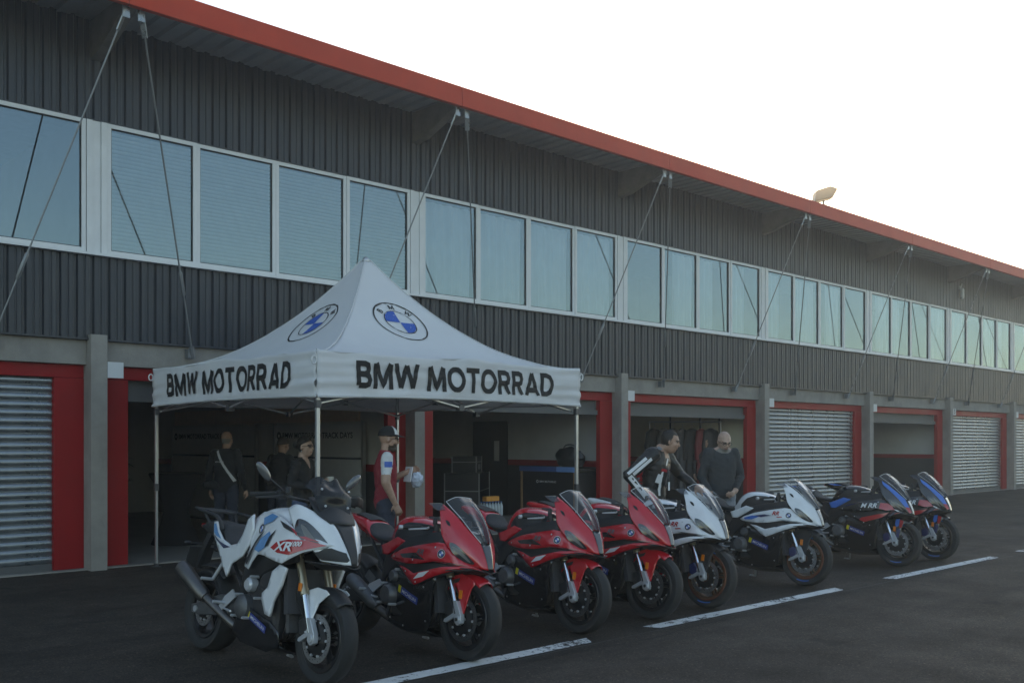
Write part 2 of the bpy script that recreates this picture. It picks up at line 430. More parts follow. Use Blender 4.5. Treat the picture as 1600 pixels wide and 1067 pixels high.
# corrugated sheets, one metre each
def ribbed(w, h, pitch=.2, depth=.035):
    prof = []; n = round(w/pitch)
    for i in range(n):
        x = i*pitch; prof += [(x, 0), (x+pitch*.30, 0), (x+pitch*.34, depth*.35), (x+pitch*.42, depth*.35), (x+pitch*.46, 0), (x+pitch*.70, 0), (x+pitch*.78, depth), (x+pitch*.92, depth)]
    prof += [(w, 0)]
    return MB().grid([[(x, y, z) for x, y in prof] for z in (0, h)])
def screws(h):
    q = MB()
    for zz in (.06, h-.06):
        for i in range(5): q.lathe([(0, -.006), (.009, -.006), (.009, 0)], (i*.2+.06, 0, zz), 'y', 6)
    return q
low = shared(ribbed(1.0, 1.06), 'cladding_panel', 'cladding', smooth=False)
upp = shared(ribbed(1.0, 1.24), 'cladding_panel', 'cladding', smooth=False)
x = XA
while x < XB-.2:
    for me, z in ((low, 2.89), (upp, 5.62)):
        blink('cladding_panel', me, (x, YF+random.uniform(-.002, .002), z))
    x += 1.0
XB = x
bpart(MB().bx(XA, XB, YF-.022, YF+.05, 2.865, 2.889), 'drip_trim', 'cladding', smooth=False)
bpart(MB().bx(XA, XB, YF-.02, YF+.05, 5.602, 5.619), 'head_trim', 'cladding', smooth=False)
# roof: fascia in lengths, corrugated soffit, rafters
fl = 5.06
for i in range(11):
    x0 = PX[0]-.1+i*fl; b = MB().bx(x0+.004, x0+fl-.004, 11.35, 11.43, 6.64, 6.93); bpart(b, 'fascia', 'fascia_red', smooth=False, bevel=.006)
bpart(MB().bx(XA, XB, 11.36, 11.42, 6.65, 6.92), 'fascia_core', 'fascia_joint', smooth=False)
bpart(MB().bx(XA, XB, 11.44, 22.3, 6.892, 6.925), 'roof', 'cladding', smooth=False)
bpart(MB().bx(XA, XB, 11.44, 11.5, 6.68, 6.87), 'gutter_board', 'cladding', smooth=False)
sof = MB(); prof = []
for i in range(4):
    q = i*.25; prof += [(q, 0), (q+.15, 0), (q+.18, .04), (q+.22, .04)]
sof.grid([[(a, y, z) for a, z in prof+[(1.0, 0)]] for y in (0, 1.2)]); sof = shared(sof, 'soffit_panel', 'soffit_metal', smooth=False)
x = XA
while x < XB-.2:
    blink('soffit_panel', sof, (x, 11.44, 6.845)); x += 1.0
raf = shared(MB().prism([(11.5, 6.84), (12.62, 6.84), (12.62, 6.36), (12.35, 6.40), (11.5, 6.70)], -.07, .07, 'x'), 'rafter', 'timber_dark', smooth=False)
for px in PX: blink('rafter', raf, (px, 0, 0))
# tie rods with turnbuckles, from the rafter ends down to the concrete beam
for px in PX[1:]:
    for s in (-1, 1):
        top = Vector((px+s*.09, 11.47, 6.62)); bot = Vector((px+s*1.22, 12.50, 2.80)); d = (bot-top).normalized()
        mid = top+(bot-top)*.78
        r = bpart(MB().tube([top+d*.25, bot], .011, 6), 'tie_rod', 'rod_steel')
        b = MB().tube([mid-d*.17, mid-d*.14, mid+d*.14, mid+d*.17], [.012, .026, .026, .012], 6); b.xf(Matrix.Translation((-20, -17, 0))); b.build('turnbuckle', 'rod_steel', r)
        q = MB(); rot = d.to_track_quat('Z', 'Y').to_matrix(); q.box(top+d*.14, (.07, .02, .26), rot); q.box((top.x, top.y, 6.60), (.09, .028, .16)); q.xf(Matrix.Translation((-20, -17, 0)))
        q.build('clevis', 'galv', r, smooth=False, bevel=.006)
        q = MB().tube([bot-d*.06, bot+d*.09], .035, 8); q.box((bot.x, bot.y+.06, bot.z-.03), (.1, .1, .12)); q.xf(Matrix.Translation((-20, -17, 0)))
        q.build('anchor', 'rod_steel', r, smooth=False)
# structure between the bays
pil = shared(MB().bx(-.1, .1, 12.5, 12.95, 0, 2.93), 'pillar', 'concrete', smooth=False)
for px in PX: blink('pillar', pil, (px, 0, 0))
# windows: four per bay, white frames
FZ0, FZ1 = 3.955, 5.60
def win_frame(w, h, t=.05, dd=.07):
    b = MB(); b.bx(0, w, 0, dd, 0, t); b.bx(0, w, 0, dd, h-t, h); b.bx(0, t, .001, dd-.001, t, h-t); b.bx(w-t, w, .001, dd-.001, t, h-t); return b
WW = (BAY-.26)/4; WH = FZ1-FZ0
wf = shared(win_frame(WW-.004, WH), 'frame', 'window_white', smooth=False)
wg = shared(MB().add([(.05, .035, .05), (WW-.054, .035, .05), (WW-.054, .035, WH-.05), (.05, .035, WH-.05)], [(0, 1, 2, 3)]), 'pane', 'window_glass', smooth=False)
gk = shared(win_frame(WW-.104, WH-.1, .012, .012).xf(Matrix.Translation((.05, .018, .05))), 'gasket', 'gasket', smooth=False)
def blind_mesh(h):
    q = MB(); n = int(h/.052)
    for i in range(n):
        z = WH-.07-h+i*.052+.03; d = .004*math.sin(i*1.7)
        q.grid([[(xx, .075+yy, z+zz+d*(xx/WW-.5)) for yy, zz in ((.012, 0), (-.002, .012), (-.010, .026), (-.013, .043))] for xx in (.06, WW-.064)])
    return q
bl = [shared(blind_mesh(h), 'blind', 'blind', smooth=False) for h in (WH-.1, WH-.13)]
def curtain_mesh(seed, x0, x1):
    rnd = random.Random(seed); g = []; ph = [rnd.uniform(0, 6) for _ in range(3)]
    for j in range(7):
        z = .03+j/6*(WH-.12); row = []
        for i in range(61):
            xx = x0+(x1-x0)*i/60; a = 1-.55*j/6
            row.append((xx, .125+a*((.042)*math.sin(xx*34+ph[0]+.6*j/6)+.026*math.sin(xx*19+ph[1]-j*.12)), z))
        g.append(row)
    return MB().grid(g)
cu = [shared(curtain_mesh(1, .06, WW-.06), 'curtain', 'curtain'), shared(curtain_mesh(2, .06, WW*.55), 'curtain', 'curtain'), shared(curtain_mesh(3, WW*.35, WW-.06), 'curtain', 'curtain')]
mul = MB().bx(-.125, -.055, YF-.03, YF+.06, FZ0, FZ1); mul.bx(-.05, .05, YF-.012, YF+.06, FZ0, FZ1); mul.bx(.055, .125, YF-.03, YF+.06, FZ0, FZ1)
mul = shared(mul, 'mullion', 'window_white', smooth=False)
for bi in range(len(PX)-1):
    blink('mullion', mul, (PX[bi], 0, 0))
    for k in range(4):
        x0 = PX[bi]+.13+k*WW
        w = bpy.data.objects.new('window', wf); COL.objects.link(w); w.parent = bld; w.location = Vector((x0, YF-.02+(.012 if k in (1, 2) else 0), FZ0))-Vector((20, 17, 0))
        link('pane', wg, w); link('gasket', gk, w)
        if bi == 1: c = None
        elif bi == 2: c = bl[0] if k != 1 else bl[1]
        elif bi == 3: c = cu[0]
        else: c = cu[(1, 2, 0, 1, 2)[(k*2+bi) % 5]] if (k+bi) % 4 else None
        if c: link(c.name.split('.')[0], c, w)
bpart(MB().bx(XA, XB, YF-.07, YF+.06, FZ0-.035, FZ0-.003), 'window_sill', 'window_white', smooth=False)
# upper rooms behind the glass
bpart(MB().bx(XA, XB, YF+.09, 16.5, 3.1, 3.4), 'upper_floor', 'inner_ceiling', smooth=False)
bpart(MB().bx(XA, XB, 16.2, 16.4, 3.4, 6.9), 'corridor_wall', 'wall_grey', smooth=False)
for px in PX: bpart(MB().bx(px-.05, px+.05, YF+.09, 16.2, 3.4, 6.9), 'room_wall', 'wall_grey', smooth=False)
bpart(MB().bx(XA, XB, YF+.06, YF+.09, 2.9, FZ0-.04), 'backing_board', 'wall_dark', smooth=False)
bpart(MB().bx(XA, XB, YF+.06, YF+.09, FZ1+.02, 6.9), 'backing_board', 'wall_dark', smooth=False)
bpart(MB().bx(XA, XB, YF+.09, 16.2, 5.75, 5.8), 'room_ceiling', 'inner_ceiling', smooth=False)
bpart(MB().bx(XA, XB, 22.1, 22.3, 0, 6.92), 'rear_wall', 'wall_grey', smooth=False)
bpart(MB().bx(XA-.2, XA-.01, 12.6, 22.3, 0, 6.92), 'end_wall', 'concrete', smooth=False)
bpart(MB().bx(XB+.01, XB+.2, 12.6, 22.3, 0, 6.92), 'end_wall', 'concrete', smooth=False)
# garages
mat('shutter_box', (.10, .10, .10), .6)
slat = MB(); pr = []
for i in range(9):
    a = i/8; pr.append((-.022*math.sin(PI*a)**.7, .092*a))
pr += [(.008, .094), (.008, .1)]
SW = BAY-.2-.72
slat.grid([[(xx, y, z) for y, z in pr] for xx in (0, SW)]); slat_me = shared(slat, 'slat', 'galv', angle=50)
bar_me = shared(MB().bx(0, SW, -.02, .03, 0, .09), 'bottom_bar', 'shutter_box', smooth=False)
OPEN = {2: 'open', 3: 'open', 4: 'open', 6: 'open'}
YJ = 12.74

for bi in range(len(PX)-1):
    a, b = PX[bi]+.1, PX[bi+1]-.1
    bpart(MB().bx(a, b, YJ-.09, YJ+.2, 2.56, 2.865), 'concrete_beam', 'concrete', smooth=False, bevel=.006)
    df = bpart(MB().bx(a+.001, b-.001, YJ, YJ+.1, 2.395, 2.557), 'door_frame', 'frame_red', smooth=False, bevel=.005)
    for s, jx in ((0, a), (1, b-.36)):
        q = MB().bx(jx+.001, jx+.359, YJ-.004, YJ+.1, .02, 2.392); q.xf(Matrix.Translation((-20, -17, 0))); q.build('jamb', 'frame_red', df, smooth=False, bevel=.004)
    op = OPEN.get(bi)
    sh = bpy.data.objects.new('roller_shutter', shared(MB().bx(0, SW, .03, .26, 2.21, 2.40) if op else MB().bx(0, SW, .04, .06, .02, 2.40), 'roller_shutter', 'shutter_box' if op else 'galv', smooth=False))
    COL.objects.link(sh); sh.parent = bld; sh.location = Vector((a+.36, YJ+.08, 0))-Vector((20, 17, 0))
    if not op:
        link('bottom_bar', bar_me, sh, (0, 0, .012))
        for k in range(23): link('slat', slat_me, sh, (0, random.uniform(-.003, .003), .105+k*.1))
    else:
        link('bottom_bar', bar_me, sh, (0, 0, 2.12))
    # side walls: pale above a red stripe, dark below
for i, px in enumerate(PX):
    up = 'wall_cream_lit' if i == 5 else 'wall_grey'
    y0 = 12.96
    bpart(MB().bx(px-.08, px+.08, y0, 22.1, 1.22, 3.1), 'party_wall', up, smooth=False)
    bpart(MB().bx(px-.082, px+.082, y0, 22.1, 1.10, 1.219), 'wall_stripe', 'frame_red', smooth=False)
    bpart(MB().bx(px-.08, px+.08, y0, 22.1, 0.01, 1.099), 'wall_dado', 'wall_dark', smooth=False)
bpart(MB().bx(XA, XB, 12.72, 22.1, .006, .012), 'garage_floor', 'floor_concrete', smooth=False)
bpart(MB().bx(XA, XB, 12.60, 12.72, .004, .02), 'door_sill', 'concrete', smooth=False)
# numbered and blank plates at the left end of the door heads
for bi in range(2, len(PX)-1):
    x0 = PX[bi]+.105
    s = bpart(MB().bx(x0, x0+.2, 12.505, 12.535, 2.40, 2.60), 'number_plate', 'sign_white', smooth=False)
    if bi == 7:
        v, f, w = text2d('5', .15, .03)
        t = MB().add([(x0+.1-w/2+xx-20, 12.502-17, 2.435+z) for xx, z in v], f); t.build('number', 'black_print', s, smooth=False)
# black door in the third garage wall
mat('door_black', (.02, .02, .022), .5)
d = bpart(MB().bx(PX[4]-.10, PX[4]-.081, 15.72, 16.85, .01, 2.05), 'inner_door', 'door_black', smooth=False)
q = MB().bx(PX[4]-.108, PX[4]-.101, 15.98, 16.14, 1.18, 1.62); q.xf(Matrix.Translation((-20, -17, 0))); q.build('door_glass', 'wall_grey', d, smooth=False)
# floodlight on the roof edge and a small lamp under the soffit
fx = 20.7
fl_ = thing('floodlight', 'dark floodlight standing on the red roof edge against the sky', 'floodlight', (fx, 11.47, 6.927), (0, 0, R(-45)))
mat('lamp_grey', (.12, .12, .12), .5, metal=.4)
MB().box((.0, 0, .02), (.1, .1, .038)).tube([(0, 0, .03), (0, 0, .2)], .025, 8).build('bracket', 'lamp_grey', fl_, smooth=False)
MB().prism([(-.24, .08), (.15, .17), (.27, .38), (.11, .43), (-.2, .33)], -.16, .16, 'y').build('housing', 'lamp_grey', fl_, smooth=False, bevel=.02)
MB().prism([(.16, .175), (.272, .37), (.284, .37), (.172, .17)], -.14, .14, 'y').build('lens', 'white_plastic', fl_, smooth=False)
wl = thing('wall_lamp', 'small pale lamp fixed high on the cladding under the far soffit', 'lamp', (30.9, YF-.03, 6.1))
MB().box((0, 0, .2), (.06, .05, .1)).tube([(0, -.04, .2), (0, -.06, .32)], .015, 6).build('bracket', 'white_plastic', wl, smooth=False)
MB().tube([(0, -.06, -.15), (0, -.06, -.1), (0, -.06, .14), (0, -.06, .18)], [.03, .06, .06, .03], 10).build('housing', 'white_plastic', wl)
# ---------------------------------------------------------------- pop-up tent
TX0, TX1, TY0, TY1 = 5.46, 9.35, 8.56, 12.37; TCX, TCY = (TX0+TX1)/2, (TY0+TY1)/2; HX, HYY = (TX1-TX0)/2, (TY1-TY0)/2
ZE, ZV, ZA = 2.52, 2.045, 3.96
tent = thing('pop_up_tent', 'white pop-up canopy tent with black lettering, in front of the open garage', 'tent', (TCX, TCY, 0))
def ridge(r): return ZE+(ZA-ZE)*(1-r)**1.95
def roof_pt(side, a, r):
    """side 0 front (-y), 1 right, 2 back, 3 left; a -1..1 along the eave, r 0 apex .. 1 eave"""
    nx = (a*r, r, -a*r, -r)[side]; ny = (-r, a*r, r, -a*r)[side]
    z = ridge(max(r, .012))
    z += -.05*(1-a*a)*math.sin(PI*r)*r+.02*noise.noise(Vector((nx*3, ny*3, side)))*r+.008*noise.noise(Vector((nx*9, ny*9, side)))*r+.03*max(0, 1-abs(a)*5)*r**6
    z += .012*math.sin(a*9+side)*max(0, r-.75)*4*(1-abs(a))
    z += .010*math.sin(a*34*(1-.3*r)+side)*max(0, r-.45)*max(0, noise.noise(Vector((a*2.5, r*2, side+3))))*(1-abs(a)**4)
    return Vector((nx*HX, ny*HYY, z))
for s in range(4):
    g = [[roof_pt(s, -1+2*i/40, j/26) for i in range(41)] for j in range(27)]
    MB().grid(g).build('roof_panel', 'tent_cloth', tent, solid=.004)
vb = {}
def val_pt(side, a, t):
    """t 0 top .. 1 bottom of the hanging valance"""
    top = roof_pt(side, a, 1); z = top.z+(ZV-ZE)*t*(1+0)
    z = top.z*(1-t)+(ZV+.035*(1-a*a)*.6)*t
    nrm = (Vector((0, -1, 0)), Vector((1, 0, 0)), Vector((0, 1, 0)), Vector((-1, 0, 0)))[side]
    edge = abs(a)**6
    w = .010*math.sin(a*17+t*3+side*2)*(1-edge)+.005*math.sin(t*16+a*2.5)*(.3+t)+.022*noise.noise(Vector((a*3, t*2.2, side*7)))+.006*noise.noise(Vector((a*9, t*5, side*7)))
    w += .012*edge*math.sin(t*20)*t
    w += .005*t+.005*math.sin(t*30+4*noise.noise(Vector((a*2, side, 1))))*(.25+.75*abs(a)**2)
    w += .010*(1-abs(a))**.5*math.sin((a*.6+t*.35)*40+side)*max(0, noise.noise(Vector((a*2.2, t*1.5, side+9)))) 
    return Vector((top.x, top.y, z))+nrm*(w+.006)
for s in range(4):
    g = [[val_pt(s, -1+2*i/72, j/18) for i in range(73)] for j in range(19)]
    b = MB().grid(g); vb[s] = b.bvh(); va = b.build('valance', 'tent_cloth', tent, solid=.003)
    b = MB().grid([[val_pt(s, -1+2*i/72, 1-.006)+Vector((0, 0, dz)) for i in range(73)] for dz in (-.012, .012)])
    if s in (0, 3):
        L = 2.92; k = L/strokes2d('BMW MOTORRAD', .285)[2]; pos = 0
        for ch in 'BMW MOTORRAD':
            v, f, w, lay = strokes2d(ch, .285, .21); out = []
            for (xx, z), ly in zip(v, lay):
                u = (pos+xx)*k-L/2+(-.02 if s == 0 else .0)
                if s == 0: o, dd = Vector((u, -HYY-1, 2.155+z)), Vector((0, 1, 0))
                else: o, dd = Vector((-HX-1, -u, 2.155+z)), Vector((1, 0, 0))
                h = vb[s].ray_cast(o, dd); out.append(h[0]-dd*(.007+.002*ly) if h[0] else o+dd)
            if v: MB().add(out, f).build('letter', 'tent_black', va, smooth=False)
            pos += w+.09*.285 if ch != ' ' else (.34+.09)*.285
# emblem printed on the two roof faces in view
def slope_r(side, dist):
    """r at a distance up the face from the eave"""
    r = 1.; d = 0; p = roof_pt(side, 0, r)
    while d < dist and r > .02:
        r -= .004; q = roof_pt(side, 0, r); d += (q-p).length; p = q
    return r
def emblem(side, u0, dist, rad, parent):
    h = HX if side in (0, 2) else HYY
    def put(v):
        out = []
        for x, y in v:
            r = slope_r(side, dist+y); a = (u0+x)/(h*r); p = roof_pt(side, a, r)
            e = roof_pt(side, a+.01, r)-p; k = roof_pt(side, a, r-.01)-p; n = e.cross(k).normalized(); n = n if n.z > 0 else -n
            out.append(p+n*.006)
        return out
    ring = [annulus2d(rad*.945, rad, 48), annulus2d(rad*.565, rad*.60, 40)]
    b = MB()
    for v, f in ring: b.add(put(v), f)
    for ch, ang in (('B', 138), ('M', 90), ('W', 42)):
        v, f, w, lay = strokes2d(ch, rad*.22, .19); a = R(ang); c, s_ = math.cos(a-PI/2), math.sin(a-PI/2)
        v = [((x-w/2)*c-(y-rad*.12)*s_+rad*.775*math.cos(a), (x-w/2)*s_+(y-rad*.12)*c+rad*.775*math.sin(a)) for x, y in v]
        b.add(put(v), f)
    e = b.build('emblem', 'tent_black', parent, smooth=False)
    for a0 in (PI/2, 3*PI/2):
        q = MB()
        for k in range(6):
            v, f = annulus2d(rad*.56*k/6+.0005, rad*.56*(k+1)/6, 8, a0, a0+PI/2); q.add(put(v), f)
        q.build('blue_quarter', 'tent_blue', e, smooth=False)
emblem(0, -.02, 1.30, .37, tent); emblem(3, .02, 1.30, .37, tent)
# piped seams down the four hips and round the eave
for s in range(4):
    MB().tube([roof_pt(s, 1, .02+.98*i/24)+Vector((0, 0, .004)) for i in range(25)], .009, 6).build('hip_seam', 'tent_seam', tent)
    MB().tube([val_pt(s, -1+2*i/40, .97) for i in range(41)], .007, 6).build('hem', 'tent_seam', tent)
# legs, feet, corner joints and scissor truss
for sx in (-1, 1):
    for sy in (-1, 1):
        cx, cy = sx*(HX-.03), sy*(HYY-.03)
        lg = MB().bx(cx-.019, cx+.019, cy-.019, cy+.019, 1.0, 2.46).build('leg', 'alu', tent, smooth=False, bevel=.004)
        MB().bx(cx-.015, cx+.015, cy-.015, cy+.015, .02, 1.06).build('leg_tube', 'alu', lg, smooth=False)
        MB().bx(cx-.05, cx+.05, cy-.05, cy+.05, .002, .012).box((cx, cy, .03), (.045, .045, .04)).build('foot_plate', 'alu_dark', lg, smooth=False)
        MB().box((cx, cy, 1.02), (.052, .052, .09)).build('slider', 'alu_dark', lg, smooth=False, bevel=.005)
        MB().box((cx, cy, 1.98), (.056, .056, .08)).build('slider', 'alu_dark', lg, smooth=False, bevel=.005)
        # tie-out ring at the eave corner
        t = [Vector((cx+sx*.06+.028*math.cos(q)*sx, cy+sy*.03, 2.42+.04*math.sin(q))) for q in (2*PI*i/12 for i in range(13))]
        MB().tube(t, .008, 6, cap=False).build('corner_ring', 'white_plastic', lg)
for s in range(4):
    ax = s % 2
    def P(u, z, off=.05):
        e = (-HYY+off, HX-off, HYY-off, -HX+off)[s]; return (u, e, z) if s % 2 == 0 else (e, u, z)
    h = (HX if s % 2 == 0 else HYY)-.05
    for k in range(2):
        a, m, b = (-h, -h/2, 0) if k == 0 else (0, h/2, h)
        MB().tube([P(a, 2.36), P(b, 1.985)], .014, 6).build('truss_bar', 'alu', tent, smooth=False) if k == 0 else MB().tube([P(b, 2.36), P(a, 1.985)], .014, 6).build('truss_bar', 'alu', tent, smooth=False)
        (MB().tube([P(a, 1.985, .08), P(b, 2.36, .08)], .014, 6) if k == 0 else MB().tube([P(b, 1.985, .08), P(a, 2.36, .08)], .014, 6)).build('truss_bar', 'alu', tent, smooth=False)
        MB().box(P(m, 2.17), (.06, .06, .06)).build('truss_joint', 'alu_dark', tent, smooth=False)
    MB().box(P(0, 1.985, .065), (.07, .07, .07)).build('truss_joint', 'alu_dark', tent, smooth=False)
for s in range(4):
    c = [(0, -HYY+.065), (HX-.065, 0), (0, HYY-.065), (-HX+.065, 0)][s]
    MB().tube([(c[0], c[1], 1.99), (0, 0, 2.95)], .014, 6).build('roof_strut', 'alu', tent, smooth=False)
MB().tube([(0, 0, 2.4), (0, 0, 3.88)], .02, 8).ell((0, 0, 3.9), (.05, .05, .05)).build('centre_pole', 'alu', tent)
# guy line from the right corner up to the wall
MB().tube([(HX-.02, -HYY+.05, 2.5), (HX+.03, -HYY-.0, 2.47)], .006, 5).build('strap', 'white_plastic', tent)
# ---------------------------------------------------------------- motorcycles (x forward, y left, z up; origin under the front axle)
def paint(name, col, rough=.22): return mat(name, col, rough, coat=1., var=.05, scale=9, rvar=.05)
paint('paint_red', (.60, .012, .022)); paint('paint_white', (.74, .75, .77)); paint('paint_black', (.012, .012, .014))
paint('paint_blue', (.02, .16, .55)); paint('paint_mred', (.5, .015, .02)); paint('paint_navy', (.02, .03, .11)); paint('paint_grey', (.10, .105, .11))
mat('tyre', (.022, .022, .023), .75, var=.2, scale=14, bump=.15, bscale=90)
mat('rim_red', (.22, .012, .01), .4); mat('rim_black', (.018, .018, .02), .35, metal=.3); mat('rim_bronze', (.16, .075, .04), .4, metal=.5)
mat('disc_steel', (.42, .42, .43), .35, metal=.9, var=.1, scale=20); mat('disc_dark', (.13, .13, .135), .4, metal=.8)
mat('bike_alu', (.52, .53, .55), .32, metal=.35, var=.08); mat('acrylic_glint', (.55, .56, .58), .15); mat('fork_gold', (.44, .36, .25), .32, metal=.8); mat('fork_chrome', (.7, .72, .75), .12, metal=1.)  # pale acrylic rim colour paints in the bright sky reflection
mat('engine_dark', (.045, .045, .048), .5, metal=.4, var=.2, scale=12); mat('engine_mid', (.14, .14, .145), .45, metal=.6, var=.2, scale=12)
mat('frame_black', (.02, .02, .022), .45, var=.1); mat('plastic_black', (.022, .022, .024), .55, bump=.1, bscale=200)
mat('seat_cover', (.028, .028, .03), .7, bump=.3, bscale=120); mat('rubber', (.02, .02, .02), .8)
mat('muffler_steel', (.16, .15, .145), .38, metal=.85, var=.15); mat('radiator', (.05, .05, .055), .6, bump=.5, bscale=220)
mat('reflector_orange', (.85, .20, .01), .35, coat=.5); mat('lens_glass', (.03, .032, .035), .06, coat=1.); mat('lamp_silver', (.16, .155, .15), .35, metal=.2)
mat('sticker_blue', (.02, .045, .25), .4); mat('sticker_yellow', (.75, .6, .03), .4); mat('sticker_white', (.75, .75, .76), .45); mat('tail_red', (.3, .01, .01), .2, coat=.6)
mat('plate_dark', (.05, .05, .052), .5)
glass('screen_clear', (.80, .80, .81), .9, .03, 1.55, (.5, .5, .52), .05); glass('screen_smoke', (.10, .10, .105), .9, .03, 1.6, (.04, .04, .042), .5)

def emblem_bike(bvh, x, z, r, side, parent):
    v, f = annulus2d(r*.62, r, 24); e = wrap([(x+a, z+b) for a, b in v], f, bvh, side, .0035).build('emblem', 'black_print', parent, smooth=False)
    v, f = annulus2d(r*.93, r*1.06, 24); wrap([(x+a, z+b) for a, b in v], f, bvh, side, .0045).build('emblem_rim', 'bike_alu', e, smooth=False)
    for k in range(4):
        v, f = annulus2d(.0005, r*.62, 6, k*PI/2, (k+1)*PI/2); wrap([(x+a, z+b) for a, b in v], f, bvh, side, .0035).build('emblem_quarter', 'sticker_white' if (k % 2 == (0 if side < 0 else 1)) else 'blue_print', e, smooth=False)
def tread(w, r, rim):
    """tyre cross-section (r, y)"""
    h = w/2; return [(rim-.006, -h*.62), (rim+.02, -h*.86), (rim+(r-rim)*.55, -h), (rim+(r-rim)*.78, -h*.93), (r-.010, -h*.62), (r-.0025, -h*.3), (r, 0), (r-.0025, h*.3), (r-.010, h*.62), (rim+(r-rim)*.78, h*.93), (rim+(r-rim)*.55, h), (rim+.02, h*.86), (rim-.006, h*.62)]
def wheel(parent, x, r, w, rimm, spokes=7, discs=(-1, 1), dr=.16, discm='disc_steel', ring=None, rim_edge=None):
    wh = MB(); hub = Vector((x, 0, r)); rr = .222; h = w/2
    wh.lathe([(rr-.032, -h*.7), (rr-.004, -h*.78), (rr+.004, -h*.7), (rr-.014, -h*.4), (rr-.02, 0), (rr-.014, h*.4), (rr+.004, h*.7), (rr-.004, h*.78), (rr-.032, h*.7), (rr-.034, 0), (rr-.032, -h*.7)], hub, 'y', 40)
    wh.lathe([(.0, -.055), (.034, -.055), (.042, -.03), (.042, .03), (.034, .055), (0, .055)], hub, 'y', 16)
    for k in range(spokes):
        a = 2*PI*k/spokes+.2
        for da in (-.13, .13):
            p0 = hub+Vector((math.cos(a)*.035, 0, math.sin(a)*.035)); p1 = hub+Vector((math.cos(a+da)*(rr-.028), 0, math.sin(a+da)*(rr-.028)))
            wh.tube([p0, (p0+p1)/2, p1], [.013, .0095, .011], 6, sq=(1.0, 1.5))
    o = wh.build('wheel', rimm, parent, angle=35)
    MB().lathe(tread(w, r, rr), hub, 'y', 56).build('tyre', 'tyre', o)
    # rain grooves
    gb = MB()
    for k in range(26):
        for sg in (-1, 1):
            a = 2*PI*(k+(.5 if sg > 0 else 0))/26
            pr = []
            for t in range(5):
                y = sg*h*(.12+.56*t/4); q = abs(y)/h; rad = r-.0005-.010*max(0, (q-.05)/.57)**2
                aa = a+.10*t/4; pr.append((hub+Vector((math.cos(aa)*rad, y, math.sin(aa)*rad)), Vector((-math.sin(aa), 0, math.cos(aa)))*.0035*(1-.25*t)))
            gb.grid([[p-d for p, d in pr], [p+d for p, d in pr]])
    gb.build('tread_groove', 'black_print', o, smooth=False)['kind'] = 'stuff'
    for s in discs:
        y = s*(h+.018) if len(discs) == 2 else s*.08
        d = MB()
        n = 40
        d.lathe([(dr-.036, -.0025), (dr, -.0025), (dr, .0025), (dr-.036, .0025), (dr-.036, -.0025)], hub+Vector((0, y, 0)), 'y', n)
        d.build('brake_disc', discm, o)
        c = MB().lathe([(.05, -.004), (dr-.05, -.004), (dr-.05, .004), (.05, .004), (.05, -.004)], hub+Vector((0, y*.97, 0)), 'y', 24)
        c.build('disc_carrier', 'rim_black', o); c = MB()
        for k in range(10):
            a = 2*PI*k/10; c.tube([hub+Vector((math.cos(a)*(dr-.046), y-.007, math.sin(a)*(dr-.046))), hub+Vector((math.cos(a)*(dr-.046), y+.007, math.sin(a)*(dr-.046)))], .0095, 8)
        c.build('disc_button', 'bike_alu', o)['kind'] = 'stuff'
        hl = MB()
        for k in range(30):
            a = 2*PI*k/30; q = hub+Vector((math.cos(a)*(dr-(.012, .022, .03)[k % 3]), y+s*.0032, math.sin(a)*(dr-(.012, .022, .03)[k % 3])))
            hl.lathe([(.0001, 0), (.0042, 0)], q, 'y', 6)
        hl.build('disc_hole', 'black_print', o, smooth=False)['kind'] = 'stuff'
    if rim_edge:
        for s in (-1, 1):
            MB().lathe([(rr-.001, s*h*.80), (rr-.006, s*h*.80)], hub, 'y', 40).build('rim_stripe', rim_edge, o)
    if ring:
        for s in (-1, 1):
            for a0 in (-1.9, 1.2):
                MB().lathe([(rr+.018, s*(h*.88+.001)), (rr+.027, s*(h*.935+.001))], hub, 'y', 10, a0, a0+.62).build('tyre_mark', ring, o)
    return o
def caliper(parent, x, z, y):
    MB().box((x, y, z), (.05, .055, .12), Matrix.Rotation(.4, 3, 'Y')).build('brake_caliper', 'engine_mid', parent, smooth=False, bevel=.01)

SPW = [(-1.6, .10), (-1.2, .14), (-1.0, .165), (-.8, .20), (-.6, .235), (-.4, .252), (-.2, .24), (-.07, .205), (.05, .135), (.17, .035)]
SPS = [(.1, .52), (.2, .70), (.35, .86), (.5, .95), (.62, 1.0), (.72, 1.0), (.82, .93), (.92, .8), (1.0, .68)]
def sm(tab, x):
    d = .06; return (interp(tab, x-d)+2*interp(tab, x-d/2)+2*interp(tab, x)+2*interp(tab, x+d/2)+interp(tab, x+d))/8
def sport_env(x, z): return sm(SPW, x)*sm(SPS, z)

